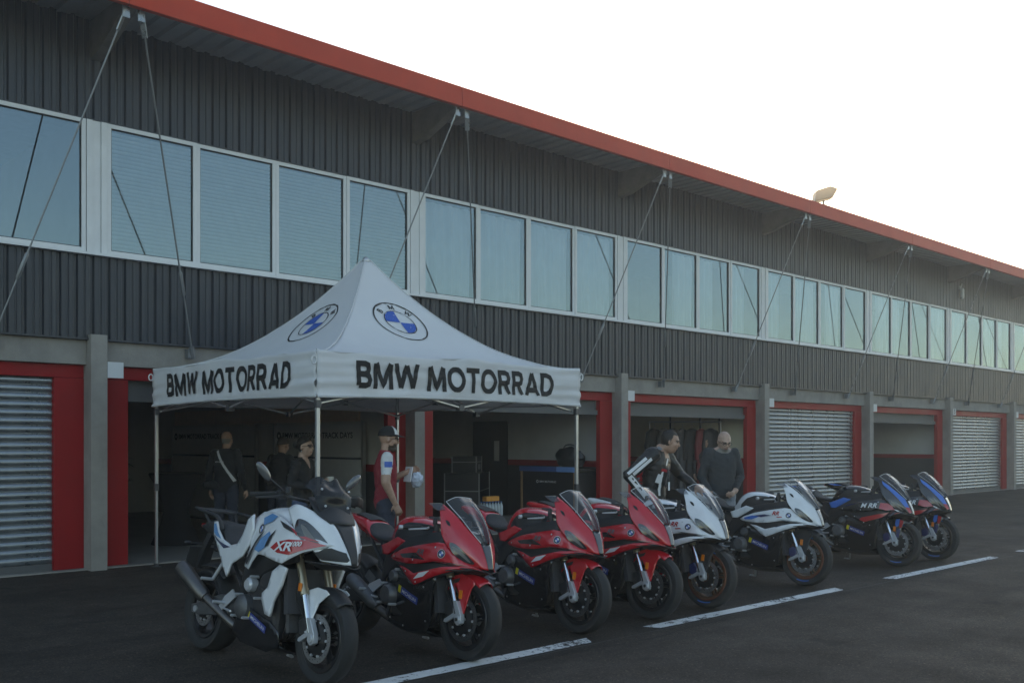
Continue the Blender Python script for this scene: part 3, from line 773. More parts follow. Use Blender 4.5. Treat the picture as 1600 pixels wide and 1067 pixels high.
def sport_bike(style):
    body, top, fend, side2, rimm, discm = style['body'], style['cowl'], style['fender'], style['side'], style['rim'], style['disc']
    t = thing('sport_motorcycle', style['label'], 'motorcycle', group='motorcycles parked in a row')
    # wheels, forks, brakes
    wheel(t, 0, .30, .118, rimm, 5, discm=discm, ring=style.get('ring'), rim_edge=style.get('rimedge'))
    wheel(t, -1.455, .318, .19, rimm, 5, discs=(-1,), dr=.11, discm=discm, ring=style.get('ring'), rim_edge=style.get('rimedge'))
    rk = Vector((-.400, 0, .917)); ax = Vector((.012, 0, .30))
    for s in (-1, 1):
        o = Vector((0, s*.104, 0)); F = lambda q, dx=0: ax+rk*q+o+Vector((dx-.03, 0, 0))
        fk = MB().tube([F(.32), F(.70)], .027, 14).tube([F(.315), F(.345)], .0305, 14).build('fork_tube', 'fork_gold', t)
        MB().tube([F(.04), F(.33)], .0215, 14).build('fork_slider', 'fork_chrome', fk)
        lug = MB().prism([(.035, .275), (.03, .335), (-.03, .43), (-.075, .43), (-.055, .34), (-.03, .27), (0, .255)], s*.104-.02, s*.104+.02)
        lug.prism([(-.05, .35), (-.16, .285), (-.165, .265), (-.14, .26), (-.05, .31)], s*.104-.012, s*.104+.012)
        lug.tube([(.0, s*.08, .30), (.0, s*.135, .30)], .028, 14)
        lug.build('axle_lug', 'bike_alu', fk, angle=30, bevel=.004)
        MB().tube([(0, s*.131, .30), (0, s*.14, .30)], .014, 6).build('axle_nut', 'engine_dark', fk)
        cal = MB().prism([(-.075, .29), (-.16, .315), (-.175, .40), (-.115, .43), (-.065, .38)], s*.055, s*.115).build('brake_caliper', style.get('caliper', 'engine_dark'), t, angle=30, bevel=.01)
        MB().tube([(-.13, s*.10, .42), (-.17, s*.115, .50), (-.15, s*.105, .62), (-.2, s*.09, .74)], .005, 6).build('brake_hose', 'rubber', cal)
    MB().tube([(0, -.12, .30), (0, .12, .30)], .014, 10).build('front_axle', 'bike_alu', t)
    yk = MB()
    for q in (.56, .70): yk.box(ax+rk*q+Vector((-.03, 0, 0)), (.07, .26, .035), Matrix.Rotation(-.41, 3, 'Y'))
    yk.build('triple_clamp', 'engine_dark', t, smooth=False, bevel=.008)
    # front mudguard
    fd = MB(); g = []
    for i in range(25):
        a = R(60+92*i/24); row = []
        rad = .322+.012*math.sin(PI*i/24)
        for j in range(13):
            b = -1+2*j/12; wv = .074*(1-.25*abs(i/24-.45)); dr_ = -.045*abs(b)**3
            row.append((math.cos(a)*(rad+dr_)+.0, b*wv, .30+math.sin(a)*(rad+dr_)))
        g.append(row)
    fd.grid(g); fo = fd.build('front_mudguard', fend, t, solid=.004)
    for s in (-1, 1):
        def fe(x, z): return .078+.018*max(0, (.56-z)/.2)
        fl = panel([(-.19, .565), (-.15, .60), (-.05, .628), (.07, .60), (.105, .565), (.075, .53), (.055, .45), (.035, .345), (.0, .335), (-.03, .40), (-.055, .475), (-.09, .52)], fe, .025, False, s)
        fp = fl.build('mudguard_flank', fend, fo, solid=.004)
        v, f = fill2d([(-.135, .575), (-.06, .597), (-.075, .565), (-.115, .55)], .02); wrap(v, f, fl.bvh(), s, .002).build('flank_slot', 'black_print', fo, smooth=False)
        if style.get('fender_art'):
            for poly, m_ in style['fender_art']:
                v, f = fill2d(poly, .02); wrap(v, f, fl.bvh(), s, .0025).build('mudguard_stripe', m_, fo, smooth=False)
        h = fl.bvh().ray_cast(Vector((-.028, s*2, .475)), Vector((0, -s, 0)))[0] or Vector((-.028, s*.09, .475))
        MB().box((h.x+.0, h.y+s*.006, .478), (.033, .01, .062), Matrix.Rotation(.05, 3, 'Y')).build('side_reflector', 'reflector_orange', fo, smooth=False, bevel=.003)
    # front cowl
    cb = {}
    for s in (-1, 1):
        A = [(.172, .020, .672), (.142, .031, .76), (.085, .047, .862), (-.02, .098, .965), (-.13, .135, 1.055), (-.25, .155, 1.125)]
        B = [(.15, .055, .677), (.10, .10, .755), (.028, .142, .855), (-.06, .17, .945), (-.15, .188, 1.015), (-.245, .186, 1.085)]
        C = [(.10, .085, .682), (.04, .142, .745), (-.03, .186, .825), (-.105, .203, .90), (-.165, .21, .965), (-.215, .203, 1.035)]
        D = [(.045, .125, .688), (-.005, .17, .735), (-.06, .205, .79), (-.12, .218, .85), (-.165, .22, .91), (-.185, .212, .97)]
        b = MB().loft([[(x, s*y, z) for x, y, z in r] for r in (A, B, C, D)], 26, 16)
        cb[s] = b.bvh(); fo_ = b.build('front_cowl', top, t, solid=.005)
        hl = [(-.075, .842), (-.03, .838), (.02, .80), (.07, .75), (.098, .712), (.06, .708), (.0, .738), (-.05, .785)]
        v, f = fill2d(hl, .018, True); lamp = wrap(v, f, cb[s], s, .004).build('headlight', 'lens_glass', t)
        v, f = fill2d([(-.05, .82), (-.01, .808), (.04, .765), (.075, .722), (.06, .722), (.02, .755), (-.02, .785)], .018, True); wrap(v, f, cb[s], s, .0065).build('daytime_lamp', 'lamp_silver', lamp)
        v, f = fill2d([(-.155, 1.005), (-.125, .995), (-.105, .965), (-.13, .975)], .012, True); wrap(v, f, cb[s], s, .004).build('cowl_slot', 'black_print', fo_)
        if style.get('cowl_art'):
            for poly, m_ in style['cowl_art']:
                v, f = fill2d(poly, .02); wrap(v, f, cb[s], s, .003).build('cowl_stripe', m_, fo_)
    # nose centre: air intake
    b = MB().loft([[(.178, y, .672), (.146, y*1.6, .76), (.09, y*2.35, .862)] for y in (-.02, -.01, 0, .01, .02)], 10, 9); b.build('air_intake', 'paint_black', t, solid=.02)
    MB().loft([[(.17, -.06, .665), (.185, 0, .655), (.17, .06, .665)], [(.05, -.15, .675), (.06, 0, .64), (.05, .15, .675)], [(-.1, -.18, .66), (-.08, 0, .62), (-.1, .18, .66)]], 15, 8).build('chin', 'plastic_black', t, solid=.006)
    # windscreen
    ce = [(.09, 0, .868), (.035, 0, .962), (-.05, 0, 1.065), (-.135, 0, 1.145), (-.20, 0, 1.188)]
    e1 = [(.088, .044, .862), (.015, .085, .94), (-.075, .112, 1.025), (-.165, .128, 1.09), (-.25, .13, 1.145)]
    rows = [[(x, s*y, z) for x, y, z in e1] for s in (-1,)]+[[(x+.0, -y*.62, z) for (x, _, z), (_, y, _) in zip([(a[0]*.55+b_[0]*.45+.018, 0, a[2]*.6+b_[2]*.4+.012) for a, b_ in zip(ce, e1)], e1)]]
    rows = rows+[ce]+[[(x, -y, z) for x, y, z in r] for r in rows[::-1]]
    wsb = MB().loft(rows, 18, 21); wo = wsb.build('windscreen', style.get('screen', 'screen_clear'), t)
    P_ = lambda j, i: Vector(wsb.v[j*18+i])
    MB().tube([P_(0, i) for i in range(18)]+[P_(j, 17) for j in range(1, 21)]+[P_(20, i) for i in range(16, -1, -1)], .0032, 6).build('screen_edge_glint', 'acrylic_glint', wo)  # pale tube added for the sun and sky glint along the rim
    for s in (-1, 1):   # blanking wings where the mirrors would sit
        MB().add([(-.2, s*.165, 1.075), (-.255, s*.165, 1.128), (-.33, s*.225, 1.118), (-.255, s*.205, 1.07)], [(0, 1, 2, 3)]).build('mirror_blank', style.get('screen', 'screen_clear') if not style.get('dark') else 'paint_black', t, solid=.006, smooth=False)
    # instruments and bars
    MB().box((-.27, 0, 1.0), (.03, .16, .09), Matrix.Rotation(.5, 3, 'Y')).build('instrument_panel', 'plastic_black', t, smooth=False, bevel=.008)
    MB().loft([[(-.1, s_*.1, .97), (-.3, s_*.12, .93)] for s_ in (-1, 0, 1)], 4, 5).build('cockpit_tray', 'plastic_black', t, solid=.01)
    for s in (-1, 1):
        c0 = Vector((-.33, s*.125, .945)); c1 = Vector((-.43, s*.36, .925)); d = (c1-c0).normalized()
        hb = MB().tube([c0, c1], .011, 10).tube([c0-Vector((0, 0, .03)), c0+Vector((0, 0, .03))], .03, 12).build('handlebar', 'engine_dark', t)
        MB().tube([c0+d*.125, c0+d*.13, c1, c1+d*.012], [.012, .0165, .0165, .02], 10).build('grip', 'rubber', hb)
        MB().tube([c1+d*.006, c1+d*.04], .017, 10).build('bar_end', 'bike_alu', hb)
        MB().box(c0+d*.09, (.045, .05, .05)).build('switch_gear', 'plastic_black', hb, smooth=False, bevel=.008)
        MB().tube([c0+d*.085+Vector((.03, 0, .0)), c0+d*.12+Vector((.06, 0, -.005)), c1+Vector((.055, 0, -.012))], [.007, .006, .004], 6, sq=(1.4, .8)).build('lever', 'bike_alu', hb)
        MB().lathe([(0, 0), (.018, 0), (.018, .04), (.014, .045), (0, .045)], c0+d*.05+Vector((.045, 0, .025)), 'z', 12).build('fluid_reservoir', 'plastic_black', hb)
    # tank
    def tsec(x, zt, w, zb, wb):
        return [(x, -wb, zb), (x, -w*1.0, zb+(zt-zb)*.45), (x, -w*.93, zt-.055), (x, -w*.62, zt-.012), (x, 0, zt), (x, w*.62, zt-.012), (x, w*.93, zt-.055), (x, w*1.0, zb+(zt-zb)*.45), (x, wb, zb)]
    tk = MB().loft([tsec(-.36, .93, .12, .84, .12), tsec(-.43, .985, .16, .82, .17), tsec(-.55, 1.02, .19, .79, .2), tsec(-.70, 1.022, .19, .77, .185), tsec(-.80, .985, .16, .78, .14), tsec(-.88, .915, .12, .79, .11), tsec(-.93, .85, .09, .79, .085)], 33, 28)
    tb = tk.bvh(); to = tk.build('fuel_tank', body, t)
    MB().lathe([(0, .008), (.045, .008), (.05, 0), (.05, -.02)], (-.52, 0, 1.018), 'z', 20).build('filler_cap', 'engine_dark', to)
    for s in (-1, 1):
        v, f = fill2d([(-.38, .95), (-.48, .965), (-.60, .965), (-.70, .93), (-.78, .86), (-.80, .80), (-.40, .80)], .03); wrap(v, f, tb, s, .004).build('knee_cover', 'plastic_black', to)
    # frame and flank covers below the tank
    for s in (-1, 1):
        MB().loft([[(-.16, s*.175, .93), (-.45, s*.205, .88), (-.70, s*.19, .82), (-.9, s*.13, .74)], [(-.15, s*.20, .85), (-.45, s*.228, .80), (-.70, s*.21, .74), (-.92, s*.15, .62)], [(-.16, s*.18, .74), (-.45, s*.21, .70), (-.70, s*.195, .62), (-.93, s*.145, .45)]], 20, 12).build('frame_spar', style.get('spar', 'plastic_black'), t, solid=.02)
        panel([(-.90, .765), (-.80, .80), (-.69, .845), (-.585, .82), (-.66, .775), (-.80, .70), (-.87, .70)], lambda x, z: .212+.05*(x+.7), .03, False, s).build('tank_flank', style.get('flank', body), t, solid=.012)
    # side fairing: upper panel, recessed vent, lower blade
    for s in (-1, 1):
        up = panel([(-.76, .69), (-.70, .722), (-.55, .77), (-.36, .808), (-.19, .84), (-.12, .835), (-.04, .765), (.05, .705), (.165, .662), (.10, .668), (-.05, .69), (-.2, .695), (-.36, .665), (-.50, .655), (-.62, .66), (-.72, .67)], lambda x, z: sport_env(x, z)+.006, .03, False, s)
        ub = up.bvh(); uo = up.build('side_fairing', side2, t, solid=.006)
        vent = panel([(-.70, .68), (-.5, .70), (-.2, .70), (.03, .70), (.02, .66), (-.12, .60), (-.36, .50), (-.52, .56), (-.66, .62)], lambda x, z: sport_env(x, z)-.014, .04, False, s)
        vent.build('fairing_vent', 'plastic_black', t, solid=.006)
        bl_ = panel([(-.60, .635), (-.52, .625), (-.40, .59), (-.25, .628), (-.1, .668), (.09, .69), (.12, .678), (.0, .655), (-.18, .59), (-.34, .522), (-.39, .505), (-.45, .535), (-.53, .59)], lambda x, z: sport_env(x, z)+.008, .03, False, s)
        bb = bl_.bvh(); bo = bl_.build('fairing_blade', style.get('blade', side2), t, solid=.008)
        bel = panel([(-.66, .60), (-.52, .565), (-.38, .505), (-.24, .565), (-.17, .59), (-.20, .50), (-.23, .36), (-.26, .22), (-.33, .15), (-.5, .135), (-.78, .165), (-.88, .20), (-.84, .27), (-.74, .40), (-.68, .52)], lambda x, z: sport_env(x, z)-.012, .04, False, s)
        be = bel.bvh(); lo = bel.build('belly_fairing', style.get('belly', 'paint_black'), t, solid=.006)
        emblem_bike(ub, -.135, .758, .031, s, uo)
        for bv_, par_, pts_ in ((ub, uo, ((-.69, .695), (-.42, .69), (-.20, .80))), (bb, bo, ((-.50, .60), (-.37, .53))), (be, lo, ((-.30, .25), (-.60, .18), (-.30, .50), (-.78, .22)))):
            for bx_, bz_ in pts_:
                v, f = annulus2d(.0002, .0075, 8); wrap([(bx_+p, bz_+q) for p, q in v], f, bv_, s, .004).build('bolt', 'bike_alu', par_, smooth=False)
        for poly, m_, where in style.get('art', []):
            v, f = fill2d(poly, .02); wrap(v, f, {'u': ub, 'b': bb, 'l': be}[where], s, .005).build('fairing_stripe', m_, {'u': uo, 'b': bo, 'l': lo}[where])
        for txt, x0, z0, hgt, m_, slant, tilt in style.get('text', []):
            v, f, w = text2d(txt, hgt, .03, 1.15)
            v = [(x+y*slant, y) for x, y in v]; w += hgt*slant
            c_, s_ = math.cos(tilt), math.sin(tilt)
            v = [((x if s < 0 else w-x) if False else x, y) for x, y in v]
            if s > 0: v = [(w-x, y) for x, y in v]
            v = [(x0+x*c_-y*s_, z0+x*s_+y*c_) for x, y in v]
            wrap(v, f, ub, s, .0075).build('lettering', m_, uo, smooth=False)
        # sponsor strip on the belly pan: yellow end, blue bar, white letters
        def strip(u0, u1, h0, h1, m_, off, par):
            a = R(-17); c_, s_ = math.cos(a), math.sin(a)
            v, f = fill2d([(u0, h0), (u1, h0), (u1, h1), (u0, h1)], .03)
            return wrap([(-.635+x*c_-y*s_, .435+x*s_+y*c_) for x, y in v], f, be, s, off).build('sponsor_strip', m_, par, smooth=False)
        so_ = strip(.04, .265, 0, .056, 'sticker_blue', .003, lo); strip(0, .04, 0, .056, 'sticker_yellow', .003, lo)
        v, f, w = text2d('MICHELIN', .026, .012, 1.0); k = .185/w; a = R(-17); c_, s_ = math.cos(a), math.sin(a)
        v = [(.06+x*k, .015+y) for x, y in v]
        if s > 0: v = [(.305-x, y) for x, y in v]
        wrap([(-.635+x*c_-y*s_, .435+x*s_+y*c_) for x, y in v], f, be, s, .0048).build('strip_lettering', 'sticker_white', lo, smooth=False)
        if style.get('winglet'):
            MB().loft([[(-.02, s*.185, .72), (-.10, s*.205, .66), (-.18, s*.23, .60)], [(.06, s*.235, .69), (-.04, s*.27, .61), (-.14, s*.275, .52)], [(.0, s*.245, .64), (-.08, s*.27, .56), (-.16, s*.27, .48)]], 12, 9).build('winglet', 'paint_black', t, solid=.006)
        else:
            MB().add([(.10, s*.12, .668), (-.02, s*.17, .66), (-.06, s*.235, .645), (.02, s*.225, .655)], [(0, 1, 2, 3)]).build('winglet', 'plastic_black', t, solid=.006, smooth=False)
    # belly bottom, engine, radiator, exhaust
    MB().loft([[(-.28, -.14, .17), (-.27, 0, .13), (-.28, .14, .17)], [(-.55, -.165, .145), (-.55, 0, .11), (-.55, .165, .145)], [(-.86, -.14, .2), (-.88, 0, .15), (-.86, .14, .2)]], 11, 8).build('belly_pan', 'paint_black', t, solid=.006)
    e = MB().box((-.55, 0, .42), (.42, .34, .36)).box((-.47, 0, .62), (.26, .36, .2), Matrix.Rotation(.5, 3, 'Y')).box((-.80, 0, .42), (.2, .26, .3)).build('engine', 'engine_dark', t, smooth=False, bevel=.03)
    for s in (-1, 1):
        MB().lathe([(0, s*.245), (.06, s*.245), (.085, s*.22), (.09, s*.16)], (-.74, 0, .40), 'y', 22).build('engine_cover', 'engine_mid', e)
        MB().lathe([(0, s*.235), (.035, s*.235), (.05, s*.215), (.052, s*.16)], (-.69, 0, .545), 'y', 18).build('engine_cover', 'engine_mid', e)
        for bx_, bz_ in ((-.80, .48), (-.67, .33), (-.82, .33), (-.63, .60)):
            MB().lathe([(0, s*.25), (.009, s*.25), (.011, s*.24), (.011, s*.18)], (bx_, 0, bz_), 'y', 6).build('bolt', 'bike_alu', e)
    MB().box((-.22, 0, .47), (.04, .34, .30), Matrix.Rotation(-.25, 3, 'Y')).build('radiator', 'radiator', t, smooth=False)
    ex = MB()
    for y in (-.11, -.04, .04, .11): ex.tube(cr([(-.33, y, .55), (-.27, y, .42), (-.32, y*.8, .25), (-.5, y*.5, .19)], 12), .02, 8)
    ex.build('exhaust_header', 'muffler_steel', t)
    mf = MB().tube(cr([(-.5, -.02, .2), (-.8, -.08, .2), (-.95, -.14, .27)], 10), .035, 12)
    mo = mf.build('exhaust_pipe', 'muffler_steel', t)
    MB().tube([(-.93, -.155, .28), (-.97, -.165, .31), (-1.22, -.20, .45), (-1.27, -.205, .475)], [.035, .056, .06, .045], 16).build('muffler', 'engine_mid', mo)
    # swing arm, chain, shock
    for s in (-1, 1):
        MB().prism([(-.84, .47), (-.84, .36), (-1.1, .30), (-1.42, .275), (-1.52, .285), (-1.53, .345), (-1.42, .365), (-1.15, .44)], s*.125-.018, s*.125+.018).build('swingarm', 'frame_black', t, angle=30, bevel=.008)
        MB().tube([(-1.455, s*.12, .318), (-1.455, s*.155, .318)], .024, 10).build('rear_axle_nut', 'bike_alu', t)
        # foot rest
        fr = MB().prism([(-.93, .50), (-.88, .46), (-1.02, .37), (-1.10, .33), (-1.13, .36), (-1.05, .45)], s*.165-.006, s*.165+.006).build('footrest_plate', 'bike_alu', t, smooth=False)
        MB().tube([(-1.05, s*.17, .405), (-1.06, s*.255, .41)], .011, 8).build('footpeg', 'bike_alu', fr)
        MB().prism([(-1.05, .44), (-1.00, .50), (-1.10, .56), (-1.15, .50)], s*.15-.003, s*.15+.003).build('heel_guard', 'engine_mid', fr, smooth=False)
        MB().tube([(-1.03, s*.185, .37), (-.92, s*.20, .36), (-.87, s*.215, .365)], .008, 6).build('foot_lever', 'bike_alu', fr)
    MB().tube([(-.95, .1, .36), (-1.455, .1, .36)], .008, 6).tube([(-.95, .1, .29), (-1.455, .1, .275)], .008, 6).build('chain', 'engine_mid', t)
    MB().loft([[(-1.2, -.1, .56), (-1.2, 0, .60), (-1.2, .1, .56)], [(-1.36, -.1, .635), (-1.36, 0, .67), (-1.36, .1, .635)], [(-1.52, -.1, .635), (-1.52, 0, .665), (-1.52, .1, .635)]], 9, 8).build('rear_hugger', 'plastic_black', t, solid=.005)
    # rear subframe, seat, tail
    for s in (-1, 1):
        MB().tube([(-.88, s*.10, .74), (-1.25, s*.085, .86), (-1.5, s*.05, .92)], .018, 8).tube([(-.92, s*.11, .55), (-1.22, s*.085, .82)], .014, 8).build('subframe', 'frame_black', t)
    MB().box((-.98, 0, .66), (.2, .17, .22), Matrix.Rotation(.3, 3, 'Y')).build('battery_box', 'plastic_black', t, smooth=False, bevel=.02)
    def ssec(x, zt, w, zb): return [(x, -w*.75, zb), (x, -w, (zt+zb)/2), (x, -w*.82, zt-.012), (x, 0, zt), (x, w*.82, zt-.012), (x, w, (zt+zb)/2), (x, w*.75, zb)]
    MB().loft([ssec(-.86, .86, .085, .78), ssec(-.93, .845, .11, .77), ssec(-1.03, .845, .135, .78), ssec(-1.14, .875, .135, .80), ssec(-1.19, .93, .12, .82), ssec(-1.20, .94, .10, .84)], 21, 18).build('seat', 'seat_cover', t)
    tl = MB().loft([ssec(-1.06, .83, .12, .775), ssec(-1.16, .875, .135, .80), ssec(-1.25, .955, .125, .835), ssec(-1.38, .985, .10, .87), ssec(-1.52, .995, .07, .91), ssec(-1.64, 1.0, .045, .955), ssec(-1.66, .99, .035, .965)], 25, 24)
    tlb = tl.bvh(); tlo = tl.build('tail', style.get('tail', body), t)
    MB().loft([ssec(-1.24, .965, .085, .94), ssec(-1.34, 1.0, .09, .96), ssec(-1.47, 1.012, .062, .98), ssec(-1.5, 1.0, .05, .985)], 17, 10).build('pillion_pad', 'seat_cover', t)
    for poly, m_ in style.get('tail_art', []):
        for s in (-1, 1):
            v, f = fill2d(poly, .03); wrap(v, f, tlb, s, .003).build('tail_stripe', m_, tlo)
    MB().box((-1.655, 0, .965), (.015, .07, .022)).build('tail_light', 'tail_red', tlo, smooth=False)
    # side stand on the left, its foot on the ground
    MB().tube([(-.72, .12, .26), (-.80, .27, .06), (-.82, .30, .047), (-.90, .315, .046)], [.012, .011, .012, .012], 8).build('side_stand', 'bike_alu', t)
    return t
LEAN = .13
def place(o, x, y, yaw=0., label=None):
    o.location = (x, y, 0); o.rotation_euler = (-LEAN, 0, -PI/2+yaw)
    if label: o['label'] = label
RED = dict(label='red sport motorcycle', body='paint_red', cowl='paint_red', fender='paint_red', side='paint_red', blade='paint_red', rim='rim_black', disc='disc_dark',
    art=[([(-.395, .548), (-.285, .578), (-.22, .628), (-.335, .600)], 'sticker_white', 'b'), ([(-.60, .72), (-.40, .745), (-.28, .70), (-.45, .70), (-.56, .695)], 'paint_black', 'u'), ([(-.24, .70), (-.05, .70), (.08, .683), (-.1, .695)], 'paint_black', 'u')],
    text=[('RR', -.385, .735, .042, 'paint_grey', .35, -.05)])
WHT = dict(label='white sport motorcycle', body='paint_white', cowl='paint_white', fender='plastic_black', side='paint_white', blade='paint_white', rim='rim_bronze', disc='disc_steel', caliper='paint_navy', ring='paint_blue', rimedge='rim_red',
    art=[([(-.70, .705), (-.58, .735), (-.46, .735), (-.58, .69), (-.68, .685)], 'paint_blue', 'u'), ([(-.56, .735), (-.42, .755), (-.33, .745), (-.46, .72)], 'paint_navy', 'u'), ([(-.36, .63), (-.24, .655), (-.16, .655), (-.26, .62)], 'paint_navy', 'b'), ([(-.24, .705), (-.04, .70), (.05, .69), (-.15, .69)], 'paint_grey', 'u'), ([(-.27, .735), (-.21, .742), (-.20, .732), (-.26, .725)], 'paint_mred', 'u')],
    text=[('RR', -.325, .75, .045, 'paint_mred', .35, .02)])
BLK = dict(label='black sport motorcycle', body='paint_black', cowl='paint_black', fender='paint_black', side='paint_black', blade='paint_black', rim='rim_black', disc='disc_steel', caliper='paint_navy', ring='paint_blue', dark=True, winglet=True, flank='paint_blue', screen='screen_clear',
    cowl_art=[([(.13, .76), (.075, .862), (-.03, .958), (-.12, 1.03), (-.20, 1.08), (-.17, 1.03), (-.06, .94), (.03, .85), (.10, .76)], 'paint_blue'), ([(.16, .70), (.13, .76), (.10, .76), (.14, .69)], 'paint_mred')],
    fender_art=[([(-.02, .60), (.03, .61), (.02, .52), (-.01, .50), (-.03, .54)], 'paint_blue'), ([(.035, .60), (.08, .585), (.06, .49), (.03, .50)], 'paint_mred'), ([(.0, .49), (.05, .47), (.035, .36), (.0, .38)], 'paint_navy')],
    art=[([(-.40, .60), (-.25, .63), (-.05, .675), (.08, .69), (-.0, .66), (-.2, .585), (-.36, .535), (-.43, .56)], 'paint_mred', 'b'), ([(-.17, .79), (-.08, .79), (.03, .72), (-.1, .70), (-.18, .72)], 'paint_mred', 'u'), ([(-.02, .728), (.06, .703), (.09, .69), (-.0, .705)], 'sticker_white', 'u'), ([(-.72, .715), (-.56, .76), (-.45, .78), (-.60, .735)], 'paint_navy', 'u')],
    tail_art=[([(-1.36, .965), (-1.50, .985), (-1.60, .985), (-1.48, .96)], 'paint_blue')],
    text=[('M RR', -.42, .715, .06, 'sticker_white', .35, .04)])
XY = [(4.78, 5.50), (6.13, 5.62), (7.09, 5.62), (7.97, 5.64), (9.99, 5.76), (12.39, 5.83), (13.43, 5.79)]
r1 = sport_bike(RED); place(r1, *XY[0], 0, 'red sport motorcycle with clear windscreen, parked beside the white upright touring motorcycle')
place(copy_tree(r1), *XY[1], R(-1.5), 'middle one of the three red sport motorcycles in the row')
place(copy_tree(r1), *XY[2], R(1), 'red sport motorcycle parked right next to a white sport motorcycle')
place(copy_tree(r1), 17.5, 14.0, R(4), 'red sport motorcycle inside the garage behind the bald man'); 
w1 = sport_bike(WHT); place(w1, *XY[3], R(-1), 'white sport motorcycle squeezed against the last red one, leather-jacketed man behind it')
place(copy_tree(w1), *XY[4], R(1), 'white sport motorcycle with blue flash standing clear beside a black one, bronze wheels showing')
k1 = sport_bike(BLK); place(k1, *XY[5], R(0), 'black sport motorcycle with red and blue stripes, the nearer of the two black ones')
place(copy_tree(k1), *XY[6], R(1.5), 'black sport motorcycle with blue stripe at the far right end of the row')
# ---------------------------------------------------------------- upright white touring motorcycle
XW = [(-2.1, .10), (-1.7, .11), (-1.4, .13), (-1.1, .165), (-.85, .19), (-.6, .235), (-.4, .265), (-.2, .265), (-.05, .235), (.06, .17), (.15, .10), (.22, .03)]
XS = [(.3, .75), (.5, .9), (.7, 1.0), (.85, 1.0), (.95, .95), (1.05, .83), (1.15, .66), (1.22, .5)]
def xr_env(x, z): return sm(XW, x)*sm(XS, z)
paint('paint_sky', (.08, .30, .60))
def touring_bike():
    t = thing('touring_motorcycle', 'white upright touring motorcycle with red and blue graphics, smoked screen and mirror, nearest the camera', 'motorcycle', group='motorcycles parked in a row')
    wheel(t, 0, .30, .118, 'rim_black', 5, discm='disc_steel'); wheel(t, -1.525, .318, .19, 'rim_black', 5, discs=(-1,), dr=.13, discm='disc_steel')
    rk = Vector((-.43, 0, .903)); ax = Vector((.012, 0, .30))
    for s in (-1, 1):
        o = Vector((-.03, s*.104, 0)); F = lambda q: ax+rk*q+o
        fk = MB().tube([F(.31), F(.82)], .027, 14).tube([F(.30), F(.34)], .031, 14).tube([F(.56), F(.60)], .033, 14).build('fork_tube', 'fork_gold', t)
        MB().tube([F(.04), F(.32)], .0215, 14).build('fork_slider', 'fork_chrome', fk)
        lug = MB().prism([(.035, .275), (.03, .335), (-.03, .43), (-.075, .43), (-.055, .34), (-.03, .27), (0, .255)], s*.104-.02, s*.104+.02)
        lug.prism([(-.05, .35), (-.16, .285), (-.165, .265), (-.14, .26), (-.05, .31)], s*.104-.012, s*.104+.012)
        lug.tube([(0, s*.08, .30), (0, s*.135, .30)], .028, 14).build('axle_lug', 'bike_alu', fk, angle=30, bevel=.004)
        MB().prism([(-.075, .29), (-.16, .315), (-.175, .40), (-.115, .43), (-.065, .38)], s*.055, s*.115).build('brake_caliper', 'engine_dark', t, angle=30, bevel=.01)
        MB().tube(cr([(-.13, s*.10, .42), (-.21, s*.13, .55), (-.2, s*.13, .68), (-.24, s*.09, .82)], 12), .005, 6).build('brake_hose', 'rubber', fk)
        MB().box((-.165, s*.137, .62), (.03, .012, .055)).build('side_reflector', 'reflector_orange', fk, smooth=False, bevel=.003)
    MB().tube([(0, -.12, .30), (0, .12, .30)], .014, 10).build('front_axle', 'bike_alu', t)
    # front mudguard
    fd = MB(); g = []
    for i in range(25):
        a = R(50+100*i/24); rad = .325+.014*math.sin(PI*i/24)
        g.append([(math.cos(a)*(rad-.05*abs(b)**3), b*.078*(1-.2*abs(i/24-.45)), .30+math.sin(a)*(rad-.05*abs(b)**3)) for b in (-1+2*j/12 for j in range(13))])
    fo = fd.grid(g).build('front_mudguard', 'plastic_black', t, solid=.004)
    for s in (-1, 1):
        panel([(-.21, .55), (-.15, .60), (-.04, .632), (.06, .622), (.10, .60), (.06, .575), (-.0, .53), (-.03, .44), (-.045, .34), (-.085, .32), (-.115, .38), (-.125, .44), (-.17, .49)], lambda x, z: .082+.03*max(0, (.56-z)/.2), .025, False, s).build('mudguard_flank', 'paint_white', fo, solid=.005)
    # beak, headlights, head cowl
    for s in (-1, 1):
        A = [(.225, .018, .80), (.20, .035, .87), (.13, .055, .97), (.06, .075, 1.05), (-.04, .10, 1.10)]
        B = [(.19, .06, .80), (.165, .085, .865), (.085, .13, .965), (.0, .16, 1.06), (-.11, .165, 1.14)]
        C = [(.13, .105, .805), (.09, .14, .86), (.0, .19, .95), (-.09, .21, 1.04), (-.22, .20, 1.165)]
        D = [(.06, .15, .81), (.02, .18, .86), (-.07, .225, .93), (-.16, .24, 1.01), (-.30, .215, 1.13)]
        b = MB().loft([[(x, s*y, z) for x, y, z in r] for r in (A, B, C, D)], 26, 16); cb = b.bvh()
        co = b.build('front_cowl', 'paint_white', t, solid=.005)
        v, f = fill2d([(-.155, 1.06), (-.10, 1.065), (-.02, 1.03), (.06, .965), (.105, .905), (.04, .885), (-.06, .91), (-.135, .98)], .018, True); lp = wrap(v, f, cb, s, .005).build('headlight', 'lens_glass', t)
        v, f = fill2d([(-.105, 1.03), (-.06, 1.015), (.01, .955), (.055, .915), (.03, .915), (-.04, .95)], .018, True); wrap(v, f, cb, s, .008).build('daytime_lamp', 'lamp_silver', lp)
        v, f = fill2d([(.235, .79), (.19, .875), (.12, .90), (.085, .895), (.05, .87), (-.0, .86), (.05, .80)], .02); wrap(v, f, cb, s, .004).build('beak_trim', 'plastic_black', co)
